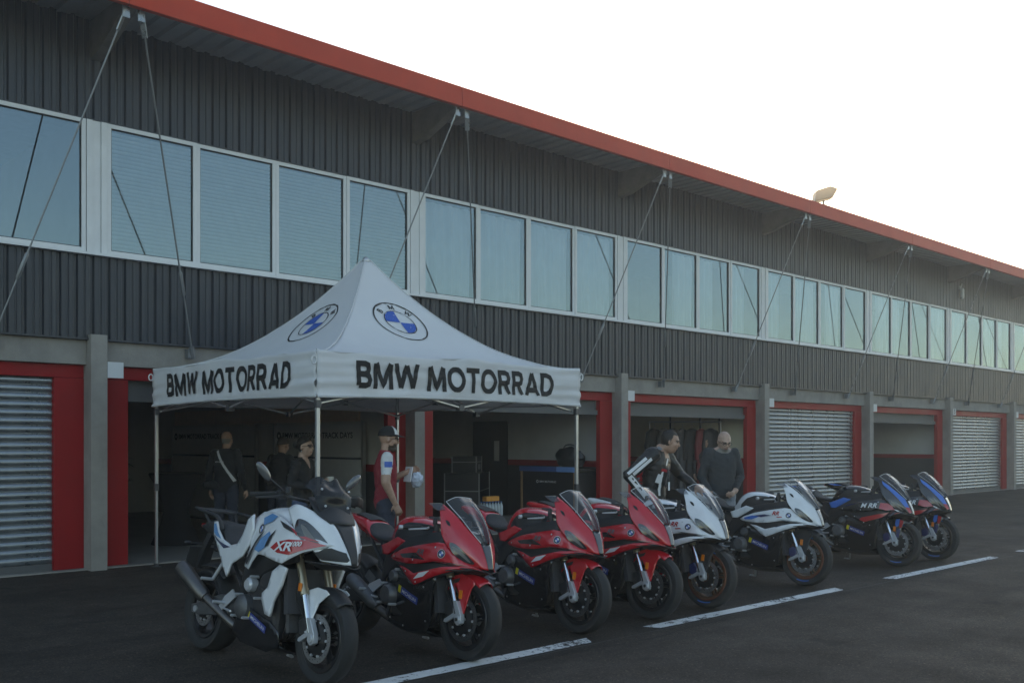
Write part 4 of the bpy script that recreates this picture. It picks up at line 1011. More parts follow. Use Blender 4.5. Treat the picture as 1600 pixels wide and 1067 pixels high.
    MB().loft([[(.228, y, .80), (.205, y*1.6, .87), (.135, y*2.4, .97), (.065, y*3.2, 1.05), (-.03, y*4.2, 1.10)] for y in (-.02, -.01, 0, .01, .02)], 14, 9).build('nose_panel', 'plastic_black', t, solid=.012)
    MB().loft([[(.22, -.05, .795), (.235, 0, .78), (.22, .05, .795)], [(.08, -.15, .80), (.09, 0, .765), (.08, .15, .80)], [(-.06, -.19, .80), (-.05, 0, .75), (-.06, .19, .80)]], 15, 8).build('chin', 'plastic_black', t, solid=.006)
    # screen with its two lobes, on a black carrier
    rows = []
    for y in (-.155, -.125, -.07, 0, .07, .125, .155):
        k = 1-(y/.17)**2; dip = .035*max(0, 1-abs(y)/.09)
        rows.append([(.035*k-.03, y*.62, 1.085), (.0*k-.065, y*.85, 1.16), (-.07-.05*(1-k), y, 1.255), (-.14-.07*(1-k), y*1.02, 1.335-dip-.05*max(0, abs(y)-.10)/.055), (-.17-.08*(1-k), y*.98, 1.375-dip-.09*max(0, abs(y)-.10)/.055)])
    ws = MB().loft(rows, 18, 25).build('windscreen', 'screen_smoke', t)
    for s in (-1, 1):
        for z, yy, xx in ((1.28, .11, -.08), (1.17, .09, -.045)): MB().ell((xx+.004, s*yy, z), (.009, .009, .009), 8, 6).build('screen_bolt', 'bike_alu', ws)
    MB().loft([[(.05, -.10, 1.06), (.07, 0, 1.06), (.05, .10, 1.06)], [(-.06, -.15, 1.13), (-.03, 0, 1.14), (-.06, .15, 1.13)], [(-.18, -.14, 1.22), (-.16, 0, 1.24), (-.18, .14, 1.22)]], 13, 8).build('screen_carrier', 'plastic_black', t, solid=.012)
    # side panels
    for s in (-1, 1):
        up = panel([(-.80, .70), (-.72, .685), (-.66, .74), (-.57, .80), (-.46, .80), (-.30, .775), (-.22, .765), (-.05, .85), (.10, .905), (.13, .918), (.05, .945), (-.08, .965), (-.2, 1.02), (-.36, 1.07), (-.50, 1.10), (-.66, 1.095), (-.745, 1.05), (-.77, .98), (-.745, .90), (-.73, .84)], lambda x, z: xr_env(x, z)+.004, .03, False, s)
        ub = up.bvh(); uo = up.build('side_fairing', 'paint_white', t, solid=.006)
        art = [([(-.63, .83), (-.55, .91), (-.44, .965), (-.40, .93), (-.44, .86), (-.55, .815)], 'paint_sky'), ([(-.37, .86), (-.31, .90), (-.18, .928), (-.03, .935), (.10, .914), (-.03, .872), (-.15, .828), (-.28, .832)], 'paint_mred'),
               ([(-.46, .855), (-.42, .93), (-.35, .985), (-.38, .93), (-.41, .87)], 'plastic_black'), ([(-.60, 1.05), (-.50, 1.085), (-.40, 1.07), (-.45, 1.03), (-.56, 1.0)], 'paint_sky'),
               ([(-.35, 1.045), (-.22, 1.015), (-.07, .962), (-.16, .975), (-.27, 1.0)], 'plastic_black'), ([(-.20, 1.012), (-.07, .965), (.06, .932), (-.03, .935), (-.12, .96)], 'paint_mred'),
               ([(-.755, .74), (-.67, .83), (-.58, .92), (-.50, .965), (-.53, .935), (-.62, .85), (-.70, .74), (-.735, .71)], 'plastic_black')]
        for i, (poly, m_) in enumerate(art):
            v, f = fill2d(poly, .025); wrap(v, f, ub, s, .005+.0012*i).build('fairing_stripe', m_, uo)
        for tx, x0, z0, h_, ti, k0 in (('XR', -.31, .842, .060, .06, 1.6), ('1000', -.14, .882, .032, .10, 1.1)):
            v, f, w = text2d(tx, h_, .03, k0); v = [(x+y*.4, y) for x, y in v]
            if s > 0: v = [(w-x, y) for x, y in v]
            wrap([(x0+x*math.cos(ti)-y*math.sin(ti), z0+x*math.sin(ti)+y*math.cos(ti)) for x, y in v], f, ub, s, .0155).build('lettering', 'sticker_white', uo, smooth=False)
        emblem_bike(ub, -.585, .975, .036, s, uo)
        tl = panel([(-1.40, .985), (-1.35, .99), (-1.30, .93), (-1.20, .865), (-1.05, .83), (-.93, .85), (-.86, .92), (-.80, 1.03), (-.72, 1.07), (-.70, .96), (-.73, .86), (-.82, .77), (-.93, .725), (-1.0, .70), (-1.06, .60), (-1.13, .655), (-1.25, .77), (-1.38, .89)], lambda x, z: .15+.07*max(0, min(1, (x+1.4)/.65)), .03, False, s)
        tb = tl.bvh(); to = tl.build('tail_fairing', 'paint_white', t, solid=.012)
        for poly, m_ in (([(-1.385, .97), (-1.345, .975), (-1.30, .915), (-1.22, .865), (-1.33, .885), (-1.37, .91)], 'paint_sky'), ([(-1.36, .885), (-1.24, .845), (-1.12, .825), (-1.04, .818), (-1.16, .80), (-1.3, .85)], 'paint_navy')):
            v, f = fill2d(poly, .025); wrap(v, f, tb, s, .004).build('tail_stripe', m_, to)
        lowp = panel([(-.28, .755), (-.20, .735), (-.245, .62), (-.33, .50), (-.36, .40), (-.42, .41), (-.475, .50), (-.475, .545), (-.41, .59), (-.37, .70)], lambda x, z: .235+.03*(z-.6), .03, False, s)
        lowp.build('radiator_cover', 'paint_white', t, solid=.02)
        bel = panel([(-.72, .44), (-.60, .40), (-.42, .36), (-.30, .30), (-.30, .2), (-.45, .15), (-.80, .17), (-.92, .24), (-.85, .36)], lambda x, z: .17+.1*(z-.2), .04, False, s)
        be = bel.bvh(); lo = bel.build('belly_fairing', 'paint_black', t, solid=.006)
        a = R(-20); c_, s_ = math.cos(a), math.sin(a)
        for u0, u1, m_ in ((.04, .265, 'sticker_blue'), (0, .04, 'sticker_yellow')):
            v, f = fill2d([(u0, 0), (u1, 0), (u1, .052), (u0, .052)], .03); wrap([(-.72+x*c_-y*s_, .36+x*s_+y*c_) for x, y in v], f, be, s, .003).build('sponsor_strip', m_, lo, smooth=False)
        v, f, w = text2d('MICHELIN', .024, .012); k = .185/w; v = [(.06+x*k, .014+y) for x, y in v]
        if s > 0: v = [(.305-x, y) for x, y in v]
        wrap([(-.72+x*c_-y*s_, .36+x*s_+y*c_) for x, y in v], f, be, s, .005).build('strip_lettering', 'sticker_white', lo, smooth=False)
    MB().loft([[(-.30, -.15, .2), (-.29, 0, .15), (-.30, .15, .2)], [(-.6, -.165, .16), (-.6, 0, .13), (-.6, .165, .16)], [(-.92, -.14, .24), (-.94, 0, .2), (-.92, .14, .24)]], 11, 8).build('belly_pan', 'paint_black', t, solid=.006)
    def tsec(x, zt, w, zb): return [(x, -w, zb), (x, -w*1.03, zb+(zt-zb)*.5), (x, -w*.9, zt-.04), (x, -w*.5, zt-.006), (x, 0, zt), (x, w*.5, zt-.006), (x, w*.9, zt-.04), (x, w*1.03, zb+(zt-zb)*.5), (x, w, zb)]
    tk = MB().loft([tsec(-.30, 1.10, .17, .90), tsec(-.42, 1.135, .19, .88), tsec(-.58, 1.14, .195, .86), tsec(-.72, 1.10, .18, .86), tsec(-.80, 1.02, .14, .86), tsec(-.84, .95, .11, .86)], 29, 22)
    to = tk.build('fuel_tank', 'paint_white', t)
    MB().loft([tsec(-.34, 1.122, .07, 1.06), tsec(-.5, 1.146, .085, 1.08), tsec(-.66, 1.13, .075, 1.06)], 15, 12).build('tank_cover', 'plastic_black', to)
    # seat in two steps, rack, tail
    def ssec(x, zt, w, zb): return [(x, -w*.8, zb), (x, -w, (zt+zb)/2), (x, -w*.85, zt-.014), (x, 0, zt), (x, w*.85, zt-.014), (x, w, (zt+zb)/2), (x, w*.8, zb)]
    st = MB().loft([ssec(-.78, .965, .10, .85), ssec(-.86, .90, .13, .82), ssec(-1.0, .865, .16, .80), ssec(-1.13, .87, .165, .80), ssec(-1.2, .92, .155, .82), ssec(-1.25, .975, .14, .85), ssec(-1.4, .99, .13, .88), ssec(-1.58, 1.0, .11, .90), ssec(-1.64, .98, .09, .91)], 21, 30).build('seat', 'seat_cover', t)
    rk_ = MB()
    for s in (-1, 1):
        rk_.tube(cr([(-1.25, s*.15, .93), (-1.32, s*.165, 1.02), (-1.5, s*.165, 1.05), (-1.76, s*.12, 1.075)], 14), .014, 8)
        rk_.tube([(-1.62, s*.13, 1.06), (-1.5, s*.1, .93)], .012, 8)
    rk_.box((-1.66, 0, 1.065), (.24, .22, .018), Matrix.Rotation(.08, 3, 'Y')); rk_.build('luggage_rack', 'plastic_black', t, bevel=.004)
    MB().loft([ssec(-1.36, .93, .11, .84), ssec(-1.6, .95, .085, .89), ssec(-1.78, .96, .05, .93)], 15, 10).build('tail', 'plastic_black', t)
    ph = MB().prism([(-1.62, .93), (-1.70, .93), (-1.83, .70), (-1.86, .60), (-1.83, .60), (-1.78, .70)], -.02, .02).build('plate_bracket', 'plastic_black', t, smooth=False)
    MB().box((-1.85, 0, .69), (.008, .21, .17), Matrix.Rotation(.35, 3, 'Y')).build('number_plate', 'plate_dark', ph, smooth=False)
    MB().box((-1.783, 0, .945), (.012, .09, .03)).build('tail_light', 'tail_red', t, smooth=False)
    for s in (-1, 1): MB().tube([(-1.76, s*.03, .80), (-1.77, s*.13, .80)], .007, 6).ell((-1.77, s*.15, .80), (.025, .03, .016), 10, 6).build('indicator', 'plastic_black', t)
    # frame, engine, radiator, swing arm
    for s in (-1, 1):
        MB().loft([[(-.2, s*.15, .95), (-.5, s*.19, .86), (-.85, s*.15, .72), (-.95, s*.13, .5)], [(-.2, s*.165, .86), (-.5, s*.205, .77), (-.83, s*.165, .62), (-.92, s*.14, .40)], [(-.2, s*.15, .78), (-.48, s*.185, .70), (-.76, s*.15, .56), (-.86, s*.13, .38)]], 18, 10).build('frame_spar', 'frame_black', t, solid=.02)
        MB().prism([(-.88, .48), (-.88, .37), (-1.15, .31), (-1.5, .275), (-1.6, .285), (-1.61, .345), (-1.5, .37), (-1.2, .46)], s*.13-.018, s*.13+.018).build('swingarm', 'engine_mid', t, angle=30, bevel=.008)
        fr = MB().prism([(-.97, .52), (-.92, .47), (-1.04, .39), (-1.12, .34), (-1.15, .37), (-1.07, .46)], s*.17-.006, s*.17+.006).build('footrest_plate', 'bike_alu', t, smooth=False)
        MB().tube([(-1.06, s*.175, .415), (-1.07, s*.265, .42)], .012, 8).build('footpeg', 'bike_alu', fr)
        MB().tube([(-1.05, s*.19, .38), (-.92, s*.205, .37), (-.88, s*.225, .375)], .008, 6).build('foot_lever', 'bike_alu', fr)
        pg = MB().tube([(-1.2, s*.12, .74), (-1.3, s*.16, .56)], .013, 8).tube([(-1.3, s*.16, .56), (-1.31, s*.25, .565)], .012, 8).build('pillion_peg', 'bike_alu', t)
        MB().tube([(-.88, s*.10, .74), (-1.3, s*.09, .88), (-1.6, s*.06, .93)], .018, 8).tube([(-.93, s*.11, .52), (-1.28, s*.09, .85)], .015, 8).build('subframe', 'frame_black', t)
        MB().tube([(-1.525, s*.12, .318), (-1.525, s*.16, .318)], .024, 10).build('rear_axle_nut', 'bike_alu', t)
    e = MB().box((-.58, 0, .42), (.42, .34, .36)).box((-.48, 0, .62), (.26, .36, .22), Matrix.Rotation(.5, 3, 'Y')).box((-.84, 0, .44), (.2, .26, .34)).build('engine', 'engine_dark', t, smooth=False, bevel=.03)
    for s in (-1, 1):
        MB().lathe([(0, s*.235), (.06, s*.235), (.085, s*.215), (.09, s*.16)], (-.76, 0, .42), 'y', 22).build('engine_cover', 'engine_mid', e)
        MB().lathe([(0, s*.225), (.035, s*.225), (.05, s*.21), (.052, s*.16)], (-.70, 0, .58), 'y', 18).build('engine_cover', 'bike_alu', e)
        for bx_, bz_ in ((-.83, .50), (-.69, .35), (-.84, .35), (-.64, .64), (-.56, .5)):
            MB().lathe([(0, s*.24), (.009, s*.24), (.011, s*.23), (.011, s*.17)], (bx_, 0, bz_), 'y', 6).build('bolt', 'bike_alu', e)
    MB().box((-.25, 0, .58), (.045, .38, .30), Matrix.Rotation(-.2, 3, 'Y')).build('radiator', 'radiator', t, smooth=False)
    MB().box((-.28, 0, .36), (.04, .26, .12), Matrix.Rotation(-.2, 3, 'Y')).build('oil_cooler', 'engine_mid', t, smooth=False)
    ex = MB()
    for y in (-.11, -.04, .04, .11): ex.tube(cr([(-.36, y, .55), (-.30, y, .42), (-.36, y*.8, .27), (-.55, y*.5, .22)], 12), .02, 8)
    ex.build('exhaust_header', 'muffler_steel', t)
    mo = MB().tube(cr([(-.55, -.02, .22), (-.9, -.1, .24), (-1.1, -.16, .33), (-1.3, -.20, .43)], 14), .033, 12).build('exhaust_pipe', 'muffler_steel', t)
    MB().tube([(-1.29, -.205, .425), (-1.32, -.21, .44), (-1.60, -.235, .59), (-1.65, -.24, .615), (-1.655, -.24, .617)], [.036, .05, .058, .054, .035], 18, sq=(1.15, .95)).build('muffler', 'muffler_steel', mo)
    MB().loft([[(-1.25, -.1, .57), (-1.25, 0, .61), (-1.25, .1, .57)], [(-1.42, -.1, .645), (-1.42, 0, .68), (-1.42, .1, .645)], [(-1.62, -.1, .635), (-1.62, 0, .665), (-1.62, .1, .635)]], 9, 8).build('rear_hugger', 'plastic_black', t, solid=.005)
    MB().tube([(-.98, .1, .37), (-1.525, .1, .36)], .008, 6).tube([(-.98, .1, .30), (-1.525, .1, .275)], .008, 6).build('chain', 'engine_mid', t)
    # bars, mirrors, dash
    hb = MB().tube(cr([(-.46, -.40, 1.205), (-.40, -.25, 1.225), (-.33, -.13, 1.20), (-.32, 0, 1.19), (-.33, .13, 1.20), (-.40, .25, 1.225), (-.46, .40, 1.205)], 30), .012, 10).build('handlebar', 'engine_dark', t)
    for s in (-1, 1):
        MB().tube([(-.40, s*.265, 1.222), (-.468, s*.415, 1.203)], .0175, 10).build('grip', 'rubber', hb)
        MB().box((-.385, s*.225, 1.22), (.05, .06, .055)).build('switch_gear', 'plastic_black', hb, smooth=False, bevel=.008)
        MB().tube([(-.35, s*.23, 1.215), (-.345, s*.28, 1.205), (-.40, s*.41, 1.185)], [.008, .007, .005], 6, sq=(1.4, .8)).build('lever', 'engine_dark', hb)
        MB().tube(cr([(-.37, s*.22, 1.24), (-.36, s*.25, 1.265), (-.37, s*.285, 1.29), (-.385, s*.325, 1.32)], 12), .006, 8).build('mirror_stem', 'plastic_black', hb)
        MB().ell((-.40, s*.37, 1.365), (.016, .080, .032), 16, 10, Matrix.Rotation(s*.75, 3, 'X')).build('mirror', 'paint_grey', hb)
        MB().lathe([(0, 0), (.02, 0), (.02, .04), (.016, .045), (0, .045)], (-.345, s*.20, 1.235), 'z', 12).build('fluid_reservoir', 'plastic_black', hb)
        MB().loft([[(-.30, s*.24, 1.17), (-.27, s*.32, 1.19), (-.32, s*.41, 1.18)], [(-.29, s*.24, 1.25), (-.255, s*.32, 1.265), (-.315, s*.41, 1.24)]], 9, 5).build('hand_guard', 'plastic_black', hb, solid=.006) if s > 0 else None
    MB().box((-.22, 0, 1.19), (.02, .17, .11), Matrix.Rotation(.55, 3, 'Y')).build('instrument_panel', 'plastic_black', t, smooth=False, bevel=.006)
    MB().box((-.33, 0, 1.14), (.08, .26, .04)).box((-.25, 0, 1.0), (.1, .2, .16)).build('triple_clamp', 'engine_dark', t, smooth=False, bevel=.008)
    MB().tube([(-.75, .12, .28), (-.83, .28, .06), (-.85, .31, .047), (-.93, .325, .046)], [.013, .012, .013, .013], 8).build('side_stand', 'bike_alu', t)
    return t
xr = touring_bike(); place(xr, 3.62, 5.62, R(1))
# ---------------------------------------------------------------- people
mat('skin', (.42, .24, .17), .5, var=.16, scale=22); mat('skin_pale', (.48, .30, .23), .5, var=.16, scale=22)
mat('hair_dark', (.018, .013, .01), .6, bump=.5, bscale=150); mat('hair_brown', (.05, .03, .018), .6, bump=.5, bscale=150); mat('hair_grey', (.2, .18, .16), .65, bump=.5, bscale=150)
mat('eye', (.02, .015, .012), .3); mat('lip', (.36, .16, .13), .5)
for nm, c in dict(cloth_black=(.018, .018, .02), cloth_red=(.26, .018, .03), cloth_white=(.6, .6, .6), cloth_navy=(.02, .025, .05), jeans_blue=(.06, .09, .16), jeans_dark=(.03, .036, .055), jeans_grey=(.26, .28, .31), knit_teal=(.03, .036, .041), cloth_grey=(.09, .09, .095), shoe=(.03, .03, .03)).items():
    mat(nm, c, .85, var=.12, scale=14, bump=.5, bscale=55)
mat('leather_black', (.014, .014, .015), .42, var=.15, scale=12, bump=.3, bscale=50); mat('leather_white', (.66, .66, .67), .45, var=.05); mat('leather_grey', (.22, .23, .24), .45)
def capsule(b, p, q, r0, r1, n=12, sq=None):
    p, q = Vector(p), Vector(q); k = [p+(q-p)*i/4 for i in range(5)]; b.tube(k, [r0+(r1-r0)*i/4 for i in range(5)], n, sq=sq, dome=True)
def head_shape(b, c, Rm, female=False):
    E_ = lambda p, r, rot=None: b.ell(c+Rm @ Vector(p), r, 18, 12, Rm if rot is None else Rm @ rot)
    E_((-.012, 0, .03), (.098, .076, .098)); E_((.022, 0, -.035), (.072, .062, .088)); E_((.042, 0, -.082), (.042, .04, .034))
    E_((.07, 0, .028), (.03, .055, .02)); E_((.05, .042, -.02), (.035, .022, .03)); E_((.05, -.042, -.02), (.035, .022, .03))
    capsule(b, c+Rm @ Vector((.088, 0, .012)), c+Rm @ Vector((.108, 0, -.022)), .009, .014, 10)
    for s in (-1, 1): E_((-.008, s*.078, -.006), (.02, .010, .032))
    E_((.083, 0, -.055), (.018, .028, .012))
def hand_shape(b, w, d, side, curl=.5, palm=Vector((0, 0, -1))):
    """wrist w, direction d, palm normal; five fingers of unequal length, thumb from the side of the palm"""
    d = d.normalized(); pn = (palm-d*palm.dot(d)).normalized(); a = d.cross(pn).normalized()*side
    b.tube([w, w+d*.03, w+d*.07, w+d*.095], [.026, .036, .042, .036], 10, sq=(.42, 1.0) if abs(pn.z) > .5 else (1.0, .42), dome=True)
    for k, (o, ln) in enumerate(((-.033, .062), (-.011, .078), (.011, .082), (.033, .072))):
        p = w+d*.09+a*o; q1 = p+(d*math.cos(curl*.7)+pn*math.sin(curl*.7)+a*o*1.5)*ln*.5; q2 = q1+(d*math.cos(curl*1.6)+pn*math.sin(curl*1.6)+a*o)*ln*.5
        b.tube([p, q1, q2], [.0095, .0088, .0075], 8, dome=True)
    p = w+d*.03+a*.035; q1 = p+(d*.7+a*.7+pn*.25).normalized()*.04; b.tube([p, q1, q1+(d*.95+a*.2+pn*.3).normalized()*.035], [.013, .0105, .009], 8, dome=True)
def voxel_mesh(b, name, size=.0085, smooth=3):
    o = obj('tmp', b.mesh('tmp', weld=False)); k = o.modifiers.new('r', 'REMESH'); k.mode = 'VOXEL'; k.voxel_size = size
    k = o.modifiers.new('s', 'SMOOTH'); k.iterations = smooth; k.factor = .5
    dg = bpy.context.evaluated_depsgraph_get(); me = bpy.data.meshes.new_from_object(o.evaluated_get(dg)); me.name = name
    bpy.data.objects.remove(o); me.polygons.foreach_set('use_smooth', [True]*len(me.polygons)); return me
def person(label, loc, yaw, J, cfg):
    """J: joints in metres, x = where the person faces, y = left. cfg: colours by zone, hair, extras"""
    t = thing('person', label, 'person', loc, (0, 0, yaw), 'people')
    j = {k: Vector(v) for k, v in J.items()}
    for s in 'lr':
        j.setdefault('hip_'+s, j['pelvis']+Vector((0, .09 if s == 'l' else -.09, -.03)))
    b = MB(); bulk = cfg.get('bulk', 1.)
    hd = j['head']; Rm = Matrix.Rotation(cfg.get('hyaw', 0), 3, 'Z') @ Matrix.Rotation(cfg.get('hpitch', 0), 3, 'Y') @ Matrix.Rotation(cfg.get('hroll', 0), 3, 'X')
    head_shape(b, hd, Rm)
    capsule(b, j['neck']-Vector((0, 0, .02)), hd+Rm @ Vector((-.02, 0, -.05)), .058, .054)
    # torso: elliptical sections from hips to shoulders
    spine = [j['pelvis']+Vector((0, 0, -.08)), j['pelvis'], (j['pelvis']*.55+j['chest']*.45), j['chest'], j['chest']*.4+j['neck']*.6, j['neck']]
    sh = (j['sh_l']-j['sh_r']); shd = sh.normalized()
    wid = [.165, .175, .16*cfg.get('waist', 1), .18, .15, .07]; dep = [.115, .125, .115*cfg.get('belly', 1.), .125, .095, .06]
    rows = []
    for i, p in enumerate(spine):
        k = i/5; lat = (Vector((0, 1, 0))*(1-k)+shd*k).normalized(); up = (spine[min(i+1, 5)]-spine[max(i-1, 0)]).normalized(); fr = lat.cross(up)
        rows.append([p+lat*wid[i]*bulk*math.cos(a)+fr*dep[i]*bulk*math.sin(a) for a in (2*PI*q/22 for q in range(22))])
    cols = [cr([r[i] for r in rows], 26) for i in range(22)]; o = len(b.v)
    b.grid([[cols[i][q] for i in range(22)] for q in range(26)], close=True); b.f.append(tuple(o+i for i in range(22))); b.f.append(tuple(o+25*22+i for i in range(22))[::-1])
    for s in 'lr':
        sg = 1 if s == 'l' else -1
        S_, E_, W_ = j['sh_'+s], j['el_'+s], j['wr_'+s]; lo = cfg.get('sleeve', 1.12)
        capsule(b, j['neck']-Vector((0, 0, .055)), S_, .05, .062*bulk); capsule(b, S_, E_, .062*bulk*lo, .047*lo); capsule(b, E_, W_, .047*lo, .031*(lo if cfg.get('long', 1) else 1))
        hd_ = j.get('hd_'+s, W_-E_); hand_shape(b, W_, hd_, sg, cfg.get('curl', .5), j.get('pn_'+s, Vector((0, -sg, 0))))
        H_, K_, A_ = j['hip_'+s], j['kn_'+s], j['an_'+s]
        capsule(b, H_, K_, .098*bulk, .066*bulk); capsule(b, K_, A_, .064*bulk, .05)
        capsule(b, A_+Vector((-.03, 0, -.035)), A_+Vector((.15, sg*.02, -.045)), .042, .034, 12, sq=(.9, 1.15))
    me = voxel_mesh(b, 'body')
    zones = cfg['zones']; names = []
    def idx(nm):
        if nm not in names: names.append(nm)
        return names.index(nm)
    seg = []
    for s in 'lr': seg += [('uarm_'+s, j['sh_'+s], j['el_'+s]), ('farm_'+s, j['el_'+s], j['wr_'+s]), ('hand_'+s, j['wr_'+s], j['wr_'+s]+j.get('hd_'+s, j['wr_'+s]-j['el_'+s]).normalized()*.17), ('leg', j['hip_'+s], j['kn_'+s]), ('leg', j['kn_'+s], j['an_'+s]), ('shoe', j['an_'+s]+Vector((-.05, 0, -.06)), j['an_'+s]+Vector((.16, 0, -.06)))]
    seg += [('torso', j['pelvis']+Vector((0, 0, .06)), j['neck']-Vector((0, 0, .0))), ('neck', j['neck']+Vector((0, 0, .075)), hd), ('leg', j['pelvis']-Vector((0, 0, .1)), j['pelvis'])]
    rad = {'uarm': .065, 'farm': .05, 'hand': .045, 'leg': .1, 'shoe': .05, 'torso': .16, 'neck': .055}
    Ri = Rm.transposed(); ids = []
    for p in me.polygons:
        c = p.center; hl = Ri @ (c-hd); best = None
        if hl.length < .15 and hl.z > -.12: best = 'head'
        else:
            bd = 9; tt = 0
            for nm, a, q in seg:
                ab = q-a; u = max(0, min(1, (c-a).dot(ab)/ab.length_squared)); dd = (c-(a+ab*u)).length-rad[nm.split('_')[0]]
                if dd < bd: bd, best, tt = dd, nm, u
        if best == 'head':
            m_ = cfg.get('skin', 'skin')
            if hl.x > .07 and abs(abs(hl.y)-.033) < .015 and abs(hl.z-.008) < .008: m_ = 'eye'
            if hl.x > .07 and abs(hl.y) < .026 and abs(hl.z+.056) < .007: m_ = 'lip'
            if hl.x > .06 and abs(abs(hl.y)-.034) < .02 and abs(hl.z-.030+abs(abs(hl.y)-.03)*.25) < .0055: m_ = cfg.get('brow', 'hair_dark')
            hz = cfg.get('hairzone')
            if hz:
                q = hz(hl)
                if q: m_ = q
        else:
            m_ = zones(best, tt, c) or cfg.get('skin', 'skin')
        ids.append(idx(m_))
    clothv = set()
    for pl, k in zip(me.polygons, ids):
        if not names[k].startswith(('skin', 'eye', 'lip', 'hair')): clothv.update(pl.vertices)
    for pl, k in zip(me.polygons, ids):
        if names[k].startswith(('skin', 'eye', 'lip', 'hair')): clothv.difference_update(pl.vertices)
    nr = [v.normal.copy() for v in me.vertices]
    for i in clothv:
        v = me.vertices[i]; c = v.co
        d_ = .009*noise.noise(Vector((c.x*9, c.y*9, c.z*15+c.y*6)))+.005*noise.noise(Vector((c.x*20+c.z*16, c.y*20, c.z*30)))
        v.co = c+nr[i]*d_
    bo = obj('body', me, names, t); me.polygons.foreach_set('material_index', ids)
    hm = Matrix.Translation(hd) @ Rm.to_4x4()
    return t, bo, hm, me
def stand(p=(0, 0), lean=0., arms=None, h=1.0, spread=.1):
    """upright joint set; lean bends the trunk forward"""
    dx = math.sin(lean); dz = math.cos(lean); P = Vector((0, 0, .95*h))
    def up(q, y=0): return (P.x+dx*q*h, y, P.z+dz*q*h)
    J = dict(pelvis=P, chest=up(.36), neck=up(.55), sh_l=up(.475, .168), sh_r=up(.475, -.168), kn_l=(.02, spread, .5*h), kn_r=(.02, -spread, .5*h), an_l=(-.03, spread+.01, .085), an_r=(-.03, -spread-.01, .085), head=(P.x+dx*.60*h+.035, 0, P.z+dz*.55*h+.125))
    J.update(el_l=(J['sh_l'][0]-.03, .25, J['sh_l'][2]-.27), wr_l=(J['sh_l'][0]+.06, .27, J['sh_l'][2]-.51), el_r=(J['sh_r'][0]-.03, -.25, J['sh_r'][2]-.27), wr_r=(J['sh_r'][0]+.06, -.27, J['sh_r'][2]-.51))
    J.update(arms or {}); return J
def shell(b, a0, a1, r=(.106, .084, .108), c=(-.012, 0, .03), n=28, m=12, wav=.0):
    """cap of hair: polar rows between two tilts, front edge lifted"""
    g = []
    for q in range(m+1):
        row = []
        for i in range(n):
            ph = 2*PI*i/n; lim = a0+(a1-a0)*(.5-.5*math.cos(ph)); th = lim*q/m
            k = 1+wav*noise.noise(Vector((ph*3, th*6, 2)))
            row.append((c[0]+r[0]*k*math.sin(th)*math.cos(ph), c[1]+r[1]*k*math.sin(th)*math.sin(ph), c[2]+r[2]*k*math.cos(th)))
        g.append(row)
    return b.grid(g, close=True, flip=True)
def glasses(t, hm, m_='black_print'):
    b = MB()
    for s in (-1, 1):
        b.tube([hm @ Vector((.104-.006*abs(math.cos(a)), s*.034+.024*math.cos(a), .008+.017*math.sin(a))) for a in (2*PI*i/14 for i in range(15))], .0028, 6, cap=False)
        b.tube([hm @ Vector((.098, s*.058, .012)), hm @ Vector((.0, s*.084, .010))], .0028, 6)
    b.tube([hm @ Vector((.106, -.012, .012)), hm @ Vector((.106, .012, .012))], .0025, 6); b.build('glasses', m_, t)
def art_on(me, name, poly, m_, parent, frame, step=.03, off=.004):
    """cloth patch: outline in a local frame (origin, right, up, normal) laid on the body"""
    o, r, u, n = frame; bv = BVHTree.FromPolygons([v.co for v in me.vertices], [tuple(p.vertices) for p in me.polygons])
    v, f = fill2d(poly, step); out = []
    for x, y in v:
        q = o+r*x+u*y; h = bv.ray_cast(q+n*.35, -n)
        out.append((h[0]+h[1]*off) if h[0] else q)
    return MB().add(out, f).build(name, m_, parent)
def along(me, p, q, width, m_, parent, n, name='stripe', off=.005):
    """stripe on a sleeve or panel between two points"""
    p, q = Vector(p), Vector(q); r = (q-p).normalized(); nn = (n-r*n.dot(r)).normalized(); u = nn.cross(r); L = (q-p).length
    return art_on(me, name, [(0, -width/2), (L, -width/2), (L, width/2), (0, width/2)], m_, parent, (p, r, u, nn), .03, off)
RIGHT = math.atan2(-.69, .724)       # yaw of someone facing the right edge of the picture

# man in cap beside the first red motorcycle, right hand on its tail
def z_cap(nm, t, c):
    if nm == 'uarm_r': return 'cloth_white' if t < .72 else None
    if nm == 'uarm_l': return 'cloth_red' if t < .72 else None
    if nm[:4] in ('farm', 'hand') or nm == 'neck': return None
    return {'torso': 'cloth_red', 'leg': 'jeans_dark', 'shoe': 'shoe'}[nm]
J = stand(h=1.0, arms=dict(el_r=(-.02, -.25, 1.17), wr_r=(.08, -.22, .95), el_l=(.02, .24, 1.16), wr_l=(.24, .20, 1.26), hd_l=(.9, -.05, .3)))
t, bo, hm, me = person('man in black and white cap and red polo shirt with one white sleeve', (6.45, 8.75, 0), RIGHT+R(12), J, dict(zones=z_cap, long=0, sleeve=1.08, curl=.5, hpitch=.12, hairzone=lambda h: 'hair_brown' if (h.z < -.04-.02*(h.x < .05) and h.x > .0 and not (h.x > .075 and abs(h.y) < .025 and abs(h.z+.056) < .008)) else ('hair_dark' if h.z > .03 and h.x < .03 else None)))
b = shell(MB(), 1.45, 1.62, (.112, .09, .118)).xf(hm); co = b.build('cap', 'cloth_black', t, solid=.004)
b = MB().loft([[(.06, -.078, .052), (.095, -.04, .058), (.102, 0, .06), (.095, .04, .058), (.06, .078, .052)], [(.10, -.075, .045), (.155, -.045, .046), (.172, 0, .047), (.155, .045, .046), (.10, .075, .045)]], 15, 6).xf(hm); b.build('cap_peak', 'cloth_black', co, solid=.005)
g = []
